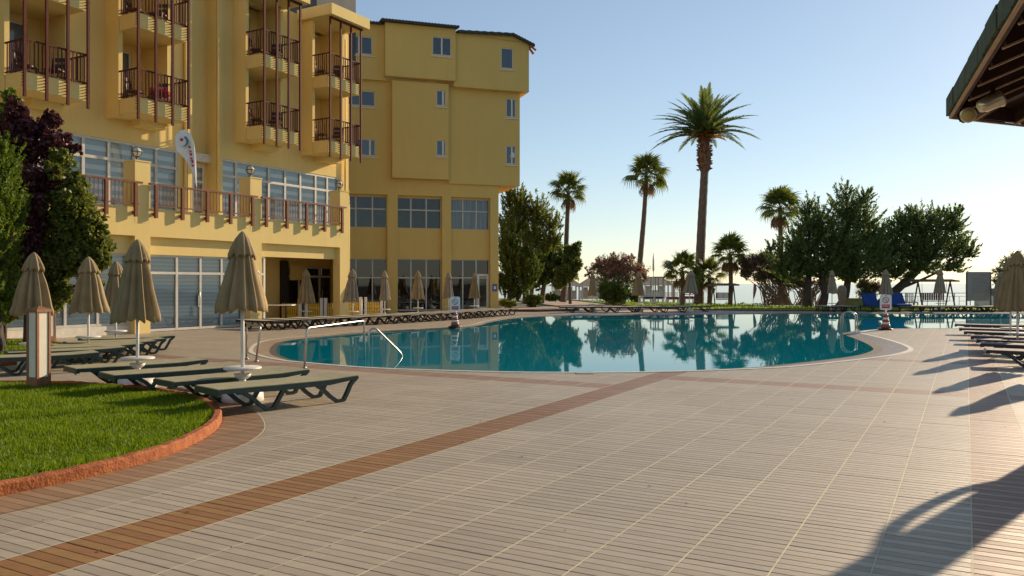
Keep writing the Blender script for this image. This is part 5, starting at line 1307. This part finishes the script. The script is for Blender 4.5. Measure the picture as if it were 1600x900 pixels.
def palm(label, base, pts, r0, r1, kind, n_, scale, seed, dry=8, boss=None):
    t = thing('palm_tree', label, 'palm', base, 0); rs = random.Random(seed)
    L = Vector(base); cp = catmull([tuple(p) for p in pts], False, 10); k = len(cp)
    q = MB(); rad = [(r0+(r1-r0)*i/(k-1))*(1+.05*(i % 2)) * (1.25 if i == 0 else 1) for i in range(k)]; q.tube([Vector(p)-L for p in cp], rad, 10, smooth=False); q.build('trunk', M['palmbark'], t)
    top = Vector(pts[-1])-L
    if boss:
        q = MB(); h = boss
        q.lathe([(r1*1.0,0),(r1*1.75,.25),(r1*1.9,h*.4),(r1*1.6,h*.8),(r1*1.3,h)], 14, c=(top.x,top.y,top.z-h))
        for i in range(150):
            a = rs.uniform(0,6.28); z = rs.uniform(.1,h); rr = r1*1.75; c = Vector((top.x+math.cos(a)*rr, top.y+math.sin(a)*rr, top.z-h+z)); o_ = Vector((math.cos(a), math.sin(a), .5)); sdv = Vector((-math.sin(a), math.cos(a), 0))
            q.add([c-sdv*.10, c+sdv*.10, c+o_*.22, c+Vector((0,0,.16))], [(0,1,2),(1,3,2),(3,0,2)])
        q.build('leaf_base_collar', M['palmboss'], t)
    for i in range(n_):
        f = (i+.5)/n_; el = R(86-112*f**1.05) if kind == 'fan' else R(82-70*f**.95); az = i*2.399963+rs.uniform(-.15,.15)
        me = (fm_[min(2, int(f*3))] if kind == 'fan' else pm[min(2, int(f*3))]); s_ = scale*rs.uniform(.88,1.08)
        o = obj('frond', me, t, (top.x, top.y, top.z)); o.rotation_euler = (rs.uniform(-.5,.5) if kind == 'fan' else 0, -el, az); o.scale = (s_, s_, s_)
    for i in range(dry):
        az = i*2.4+1; o = obj('dry_frond', fmd if kind == 'fan' else pmd, t, (top.x, top.y, top.z-.1), label='dry brown hanging frond'); el = R(-62 if kind == 'fan' else 50-42*(i/dry)); s_ = scale*(.9 if kind == 'fan' else .72)
        o.rotation_euler = (rs.uniform(-.3,.3), -el, az); o.scale = (s_*.95, s_*.95, s_*.95)
    return t
Y = 61.6
palm('tallest date palm with a thick trunk and wide feathery crown', (ux(1095,Y),Y,0), T([(1092,475),(1093,430),(1097,340),(1101,262),(1101,214)],Y), .38, .25, 'pinnate', 66, 1.0, 71, 24, 2.7)
Y = 66
palm('thin leaning fan palm rising from the coral pink oleander', (ux(997,Y),Y,0), T([(995,472),(999,420),(1006,340),(1010,276)],Y), .26, .15, 'fan', 22, 1.08, 72, 3)
Y = 67
palm('fan palm left of the pavilion, nearest the ochre block', (ux(881,Y),Y,0), T([(880,472),(883,420),(886,350),(888,300)],Y), .25, .15, 'fan', 22, 1.04, 73, 3)
Y = 64
palm('fan palm peeping over the left shoulder of the big juniper', (ux(1219,Y),Y,0), T([(1220,474),(1220,400),(1219,326)],Y), .22, .15, 'fan', 24, 1.06, 74, 4)
Y = 60
palm('short fan palm left of the tallest palm trunk', (ux(1066,Y),Y,0), T([(1066,476),(1067,450),(1066,424)],Y), .17, .15, 'fan', 19, .92, 75, 2)
palm('middle sized fan palm by the left swing bench', (ux(1140,Y),Y,0), T([(1141,476),(1142,440),(1141,398)],Y), .17, .14, 'fan', 22, .92, 76, 4)
Y = 61
palm('short fan palm close behind and right of the tallest palm trunk', (ux(1108,Y),Y,0), T([(1108,476),(1109,450),(1108,430)],Y), .16, .14, 'fan', 18, .80, 77, 3)

# ------------------------------------------------------------------ far shore structures
def pavilion(x0, x1, Y, y_roof, label):
    t = thing('beach_pavilion', label, 'pavilion', (ux(x0,Y),Y,0)); L = ux(x1,Y)-ux(x0,Y); zr = CH+(HY-y_roof)/F*Y; h = .9
    q = MB(); q.add([(-.4,-.4,zr),(L+.4,-.4,zr),(L+.4,4.4,zr),(-.4,4.4,zr),(.8,2,zr+h),(L-.8,2,zr+h)],[(0,1,5,4),(1,2,5),(2,3,4,5),(3,0,4),(3,2,1,0)]); q.build('thatched_roof', M['thatch'], t)
    n_ = max(2, int(L/1.3))
    for i in range(n_+1):
        for y in (0, 4):
            q = MB(); q.box(L*i/n_-.07,L*i/n_+.07,y-.07,y+.07,0,zr); q.build('post', M['whitepaint'], t)
    for i in range(n_):
        q = MB(); x = L*i/n_+.1; V = []; m_ = 12
        for k in range(m_+1): xx_ = x+.45*k/m_; V.append((xx_, .12+.04*math.sin(k*1.9), 0))
        q.add([(a,b,.1) for a,b,_ in V]+[(a,b,zr-.05) for a,b,_ in V], [(k,k+1,k+2+m_,k+1+m_) for k in range(m_)]); q.build('curtain', M['curtain'], t)
    q = MB(); q.box(0,L,3.6,3.7,.0,.9); q.build('low_wall', M['whitepaint'], t)
    return t
pavilion(866, 905, 78, 447, 'white curtained beach pavilion directly behind the left palm trunk')
pavilion(910, 954, 80, 448, 'white curtained beach pavilion with thatched roof behind the far left umbrella')
pavilion(1008, 1050, 82, 446, 'pale beach pavilion right of the coral pink oleander')
def bench(px0, px1, Y, label, cm):
    t = thing('garden_bench', label, 'bench', (ux(px0,Y),Y,0)); L = ux(px1,Y)-ux(px0,Y)
    q = MB(); q.box(0,L,0,.6,.38,.44); q.build('seat', M['whitepaint'], t)
    for x in (.04,L-.04):
        for y in (.04,.56): q = MB(); q.box(x-.04,x+.04,y-.04,y+.04,0,.38); q.build('leg', M['whitepaint'], t)
    for z in (.55,.70,.85): q = MB(); q.box(0,L,.55,.6,z,z+.07); q.build('back_slat', M['whitepaint'], t)
    q = MB(); q.box(.05,L-.05,.02,.55,.442,.58); q.build('cushion', cm, t)
darkcush = mat('navy_cushion', (.03,.035,.09), .8); redcush = mat('red_cushion', (.30,.02,.03), .8)
bench(1006, 1022, 62, 'white bench with a navy cushion on the lawn beyond the pool', darkcush)
bench(1024, 1038, 62.5, 'white bench with a dark cushion nearest the pergola', darkcush)
bench(1042, 1062, 61, 'white slatted bench with red cushion left of the short palm', redcush)
bench(1070, 1086, 63, 'white bench with red cushion behind the tilted umbrella', redcush)
def pergola(px0, px1, Y, py, label):
    t = thing('pergola', label, 'pergola', (ux(px0,Y),Y,0)); L = ux(px1,Y)-ux(px0,Y); z = CH+(HY-py)/F*Y
    for x in (0,L):
        for y in (0,2.2): q = MB(); q.box(x-.05,x+.05,y-.05,y+.05,0,z); q.build('post', M['mast'], t)
    for y in (0,2.2): q = MB(); q.box(-.1,L+.1,y-.04,y+.04,z,z+.1); q.build('beam', M['mast'], t)
    for x in (0,L): q = MB(); q.box(x-.04,x+.04,.045,2.155,z+.002,z+.098); q.build('beam', M['mast'], t)
pergola(1024, 1036, 66, 434, 'thin pale pergola frame right of the coral oleander')
pergola(1052, 1062, 67, 441, 'lower thin pergola frame left of the short palm')
t = thing('folded_flag', 'furled pale flag on a pole standing near the pergola', 'flag', (ux(1021,70),70,0)); q = MB(); q.tube([(0,0,0),(0,0,4.2)], .03, 6); q.build('pole', M['mast'], t); q = MB(); q.lathe([(.03,2.6),(.10,2.8),(.08,3.6),(.03,4.15)], 8); q.build('furled_cloth', M['whitepaint'], t)
t = thing('feather_flag', 'narrow red and white feather flag by the sea, left of the bare stems', 'flag', (ux(1177,59),59,0), R(20)); q = MB(); q.tube([(0,0,0),(0,0,1.0),(.05,0,1.6)], .015, 6); q.build('flag_pole', M['mast'], t); q = MB(); q.add([(0,-.01,.4),(.05,-.01,1.6),(.22,-.01,1.5),(.30,-.01,1.2),(.15,-.01,.7),(0,.01,.4),(.05,.01,1.6),(.22,.01,1.5),(.30,.01,1.2),(.15,.01,.7)],[(0,1,2,3,4),(9,8,7,6,5)]); q.build('flag_cloth', mat('faded_red', (.42,.20,.18), .8), t)
def swing(px0, px1, Y, ytop, label):
    t = thing('swing_bench', label, 'swing bench', (ux((px0+px1)/2,Y),Y,0), 0, 'garden swing benches facing the sea'); L = (ux(px1,Y)-ux(px0,Y))/2; z = CH+(HY-ytop)/F*Y
    q = MB(); q.add([(-L-.15,-.7,z-.02),(L+.15,-.7,z-.02),(L+.15,.7,z-.02),(-L-.15,.7,z-.02),(-L-.15,-.7,z+.08),(L+.15,-.7,z+.08),(L+.15,.7,z+.08),(-L-.15,.7,z+.08),(-L,0,z+.16),(L,0,z+.16)],[(3,2,1,0),(0,1,5,4),(1,2,6,5),(2,3,7,6),(3,0,4,7),(4,5,9,8),(6,7,8,9),(5,6,9),(7,4,8)]); q.build('canopy', M['railmetal'], t)
    for x in (-L+.1, L-.1):
        for y in (-.6,.6): q = MB(); q.bar((x,y,0),(x,0,z),.07,.07,(0,1,0)); q.build('post', M['railmetal'], t)
    q = MB(); w_ = L-.35
    for x in (-w_,w_): q.tube([(x,0,z),(x,-.1,.55)], .012, 5)
    q.build('chain', M['railmetal'], t)
    n_ = 11; cm = mat('swing_cushion', (.16,.05,.045), .8, (.24,.09,.08), 6)
    q = MB(); q.box(-w_,w_,-.25,.25,.42,.47); q.build('seat', M['railmetal'], t)
    for i in range(n_):
        x = -w_+2*w_*(i+.5)/n_; q = MB(); q.box(x-w_/n_*.68,x+w_/n_*.68,.22,.27,.5,.95); q.build('back_slat', cm if i % 2 == 0 else M['railmetal'], t)
swing(1112, 1148, 59, 446, 'dark swing bench beside the middle palm on the lawn')
swing(1432, 1487, 53.5, 440, 'larger swing bench by the sea railing behind the umbrella')
# sea railing
Yr = 55.3; t = thing('sea_railing', 'thin dark railing with rectangular pattern along the sea edge', 'railing', (ux(1392,Yr),Yr,0)); L = ux(1640,Yr)-ux(1392,Yr)
q = MB(); q.box(0,L,-.02,.02,.93,.97); q.box(0,L,-.02,.02,.08,.11); q.build('handrail', M['railmetal'], t)
n_ = int(L/1.0)
for i in range(n_+1):
    q = MB(); x = L*i/n_; q.box(x-.018,x+.018,-.025,.025,0,.93); q.build('post', M['railmetal'], t)
q = MB()
for i in range(n_):
    x = L*i/n_+.02; w_ = L/n_-.04
    q.box(x,x+w_,-.012,.012,.72,.745); q.box(x+w_*.28,x+w_*.28+.022,-.012,.012,.11,.72); q.box(x+w_*.30,x+w_,-.012,.012,.40,.42)
    if i % 2: q.box(x+w_*.7,x+w_*.7+.022,-.012,.012,.42,.72)
q.build('pattern', M['railmetal'], t)
# grey signboard
Ys = 50; t = thing('signboard', 'large grey information board on two posts seen from behind the pool', 'sign', (ux(1529,Ys),Ys,0)); W2 = (ux(1547,Ys)-ux(1511,Ys))/2; z0, z1 = CH+(HY-470)/F*Ys, CH+(HY-426)/F*Ys
q = MB(); q.box(-W2,W2,-.03,.03,z0,z1); q.build('board', M['signgrey'], t)
for x in (-W2-.03, W2+.03): q = MB(); q.box(x-.03,x+.03,-.04,.04,0,z1+.03); q.build('post', M['railmetal'], t)
q = MB(); q.box(-W2,W2,-.05,.05,z1+.003,z1+.05); q.build('top_rail', M['railmetal'], t)
q = MB(); rs = random.Random(4); z = z1-.12
while z > z0+.5:
    q.box(-W2+.18+rs.uniform(0,.1), W2-.18-rs.uniform(0,.35), -.034, -.0305, z, z+.02); z -= .085
q.build('printed_lines', mat('faded_print', (.20,.18,.17), .8), t)
# small things on the far side
t = thing('olive_box', 'olive green plastic box behind the juniper trunk', 'box', (ux(1338,53),53,0)); q = MB(); q.box(-.55,.55,-.3,.3,0,.55); q.build('box_body', M['oliveplastic'], t); q = MB(); q.box(-.58,.58,-.33,.33,.55,.64); q.build('lid', M['oliveplastic'], t)
t = thing('stone_urn', 'tall brown urn between slim umbrella and juniper trunk', 'urn', (ux(1315.5,50),50,0)); q = MB(); q.lathe([(.20,0),(.24,.1),(.20,.5),(.27,1.0),(.26,1.3),(.18,1.45),(.02,1.5)], 16); q.build('urn_body', mat('tan_urn', (.22,.15,.10), .8, (.30,.21,.14), 5), t)
t = thing('wicker_chair', 'white wicker chair by the sea railing left of swing bench', 'chair', (ux(1424,52.5),52.5,0)); q = MB(); q.box(-.3,.3,-.3,.3,.35,.42); q.build('seat', M['mast'], t)
for x in (-.27,.27):
    for y in (-.27,.27): q = MB(); q.box(x-.03,x+.03,y-.03,y+.03,0,.35); q.build('leg', M['mast'], t)
q = MB()
for i in range(5): q.box(-.27+.12*i,-.22+.12*i,.25,.30,.42,.95)
q.box(-.3,.3,.24,.31,.95,1.0); q.build('backrest', M['mast'], t)
t = thing('white_locker', 'low white cabinet under the signboard by the sea', 'cabinet', (ux(1537,53),53,0)); q = MB(); q.box(-.45,.45,-.3,.3,0,.78); q.build('cabinet_body', M['whitepaint'], t); q = MB(); q.box(-.38,.38,-.315,-.303,.1,.7); q.build('door', M['curtain'], t)
t = thing('grey_booth', 'grey covered booth behind the farthest right umbrella', 'booth', (ux(1560,56),56,0)); q = MB(); q.box(-.55,.55,-.4,.4,0,1.2); q.build('booth_body', M['signgrey'], t); q = MB(); q.box(-.62,.62,-.47,.47,1.2,1.27); q.build('roof', M['mast'], t)
# balcony flowers
def flowerbox(s, d, z, label):
    t = thing('flower_box', label, 'flower box', B1.w(s, d, z), ANG1); q = MB(); q.box(-.45,.45,-.1,.1,0,.2); q.build('planter', M['palmboss'], t)
    V, Fc = leaves([(0,0,.36,.50,.16,.18)], 700, .03, 5, clump=.3, per=10, asp=.8); obj('blossom', npmesh('blossom', V, Fc, M['flowerpink']), t)
    V, Fc = leaves([(0,0,.28,.45,.14,.12)], 400, .03, 6, clump=.3, per=10, asp=.5); obj('foliage', npmesh('foliage', V, Fc, M['leaf_shrub']), t)
flowerbox(1.15, 1.15, 7.78, 'magenta flowers in a box on the lower balcony of the second stack')
# dark seaweed line of low plants at the lawn's sea edge
rs = np.random.RandomState(9); t = thing('hedge', 'low dark plants along the lawn edge above the sea', 'hedge', (ux(1150,62),62,0))
bl = []
for px in range(1108, 1250, 5):
    Y = 63-3*(px-1108)/142; bl.append(blob(px, 477, Y, 5, 2.0+1.2*math.sin(px), 6))
crown('foliage', t, M['leaf_dark'], bl, 4000, .07, 10, clump=.5, per=12, asp=.5)

# ------------------------------------------------------------------ octagonal pavilion roof over the right edge
K = Vector((3.246, 6.0, 2.83)); dL = Vector((-.383,-.924,0)); inn = Vector((.924,-.383,0)); SIDE = 3.0
cen = K + dL*SIDE/2 + inn*3.62; cen.z = 0; H0 = 2.83; RISE = .40
pv = thing('pavilion_roof', 'octagonal pavilion roof with green shingles and dark rafters at the upper right', 'pavilion', (cen.x, cen.y, 0))
V8 = [Matrix.Rotation(R(-45*k), 3, 'Z') @ Vector((K.x-cen.x, K.y-cen.y, 0)) for k in range(8)]   # V8[7] is toward the camera
apx = Vector((0,0,H0+3.62*RISE))
q = MB()
for k in range(8):
    a, b = V8[k]+Vector((0,0,H0+.125)), V8[(k+1)%8]+Vector((0,0,H0+.125)); q.add([a, b, apx+Vector((0,0,.14)), a-Vector((0,0,.03)), b-Vector((0,0,.03)), apx+Vector((0,0,.09))], [(0,2,1),(3,4,5)])
q.build('roof_deck', M['rafter'], pv)
for k in range(8):
    a, b = V8[k], V8[(k+1)%8]; d = (b-a).normalized(); nrm = Vector((d.y,-d.x,0)); 
    if nrm.dot(a) < 0: nrm = -nrm
    q = MB(); q.bar(a+nrm*.01+Vector((0,0,H0-.005)), b+nrm*.01+Vector((0,0,H0-.005)), .018, .014); q.build('edge_trim', M['edgewood'], pv)
    q = MB(); q.bar(a*.995+Vector((0,0,H0+.05)), b*.995+Vector((0,0,H0+.05)), .02, .09); q.build('fascia_board', M['rafter'], pv)
    near = k in (7, 0)
    L = (b-a).length; x = 0; rs = random.Random(k)
    while x < L-.01 and near:
        w_ = min(rs.uniform(.13,.24), L-x); h = rs.uniform(-.006,.006); p0, p1 = a+d*(x+.003), a+d*(x+w_-.003); o_ = nrm*(.03+rs.uniform(0,.008))
        z0, z1 = H0+.008+h, H0+.135; up_ = inn*0 - nrm*.10+Vector((0,0,.045))
        q = MB(); q.add([p0+o_+Vector((0,0,z0)), p1+o_+Vector((0,0,z0)), p1+o_+Vector((0,0,z1)), p0+o_+Vector((0,0,z1)), p0+o_+Vector((0,0,z1))+up_, p1+o_+Vector((0,0,z1))+up_, p0+o_*.5+Vector((0,0,z0)), p1+o_*.5+Vector((0,0,z0))], [(0,1,2,3),(3,2,5,4),(6,7,1,0),(0,3,6),(1,7,2)])
        q.build('shingle', M['roofgreen'], pv); x += w_
    # rafters: parallel in each bay, rising inward
    n_ = 7
    for i in range(n_):
        f = (i+.5)/n_; base = a.lerp(b, f)-nrm*.03; depth = 3.62*(1-abs(2*f-1))*.97+.05
        e = base - nrm*depth; q = MB()
        zb = Vector((0,0,H0+.045)); ze = Vector((0,0,H0+.045+depth*RISE)); q.bar(base+zb, e+ze, .05, .12); q.build('rafter', M['rafter'], pv)
        if near:
            q = MB(); side = -d*.020; q.bar(base+zb+side-Vector((0,0,.064)), e+ze+side-Vector((0,0,.064)), .022, .010); q.build('rafter_edge', M['edgewood'], pv)
    q = MB(); q.bar(a*.99+Vector((0,0,H0+.02)), apx-Vector((0,0,.03)), .09, .15); q.build('hip_rafter', M['rafter'], pv)
for k in (1, 2, 3, 4, 5):
    q = MB(); c = V8[k]*.93; q.box(c.x-.09, c.x+.09, c.y-.09, c.y+.09, 0, H0+.05); q.build('post', M['rafter'], pv)
# two lamps under the roof corner
def floodlight(px, py, Y, direction, face, label, k=1.0):
    p = atY(px, py, Y); t = thing('floodlight', label, 'lamp', p, 0, 'floodlights under the pavilion roof'); d = Vector(direction).normalized()
    rot = d.to_track_quat('Z', 'Y').to_matrix().to_4x4()
    q = MB(); q.lathe([(.012,-.09),(.036,-.08),(.047,-.045),(.049,.05),(.054,.053),(.054,.065),(.044,.065)], 20); o = q.build('housing', M['brass'], t); o.matrix_local = rot
    q = MB(); q.lathe([(.001,.048),(.043,.048),(.043,.0655),(.001,.0655)], 20); o = q.build('lens', M['lampface'], t); o.matrix_local = rot
    q = MB(); q.bar((0,0,.02),(0.03,.02,.12),.02,.02); q.build('bracket', M['rafter'], t)
floodlight(1513, 179, 5.7, (-.47,-.86,-.22), True, 'round floodlight facing forward at the very corner of the roof')
floodlight(1549, 160, 5.3, (.75,-.1,.30), True, 'brass floodlight beside the corner lamp, turned sideways', 1)
# unseen column added and shaped to throw the broad shadow across the deck
t = thing('shadow_column', 'unseen wide column with a bowed side piece, added right of view for its shadow', 'column', (7.26, 9.57, 0), SUN_AZ*-1)
q = MB(); q.box(-.21,.21,-.12,.12,0,2.95); q.build('shaft', M['rafter'], t); q = MB(); q.box(-.26,.26,-.17,.17,2.95,3.02); q.build('cap', M['edgewood'], t)
q = MB(); q.tube(bend([(-.17,0,1.66),(-.29,0,1.80),(-.335,0,2.05),(-.31,0,2.32),(-.17,0,2.50)], .2), .055, 10); q.build('shadow_bulge', M['brass'], t)  # bowed piece added for the bulge in the cast shadow
# slotted overflow grate let into the near pool edge
A = g2(900, 583.6); B = g2(928, 583.4); L = math.dist(A, B)
t = thing('drain_grate', 'pale slotted overflow grate at the middle of the near pool edge', 'grate', (A[0], A[1], .004), math.atan2(B[1]-A[1], B[0]-A[0]))
q = MB(); q.box(0, L, -.10, -.085, 0, .014); q.box(0, L, .085, .10, 0, .014); q.build('frame', M['cream'], t)
for k in range(18):
    q = MB(); x = L*(k+.25)/18; q.box(x, x+L/18*.5, -.084, .084, 0, .012); q.build('slat', M['cream'], t)
# fallen leaves and specks, as on any morning terrace
rs = random.Random(77); lv = []; fc = []
for k in range(170):
    y = rs.uniform(4.6, 17); x = rs.uniform(-.6, .62)*y
    if inside(x, y, lawn_out) or inside(x, y, POOL) or (k % 3 and x > -1): continue
    a = rs.uniform(0, 6.28); l = rs.uniform(.008, .022); c_, s_ = math.cos(a)*l, math.sin(a)*l; o = len(lv); z = .004
    lv += [(x-c_, y-s_, z), (x+s_*.4, y-c_*.4, z+.004), (x+c_, y+s_, z+.002), (x-s_*.4, y+c_*.4, z+.005)]; fc.append((o, o+1, o+2, o+3))
obj('fallen_leaves', npmesh('fallen_leaves', lv, fc, mat('dry_leaf', (.10,.06,.03), .9)), kind='stuff', label='a scatter of tiny dry leaves on the deck tiles', category='leaves')
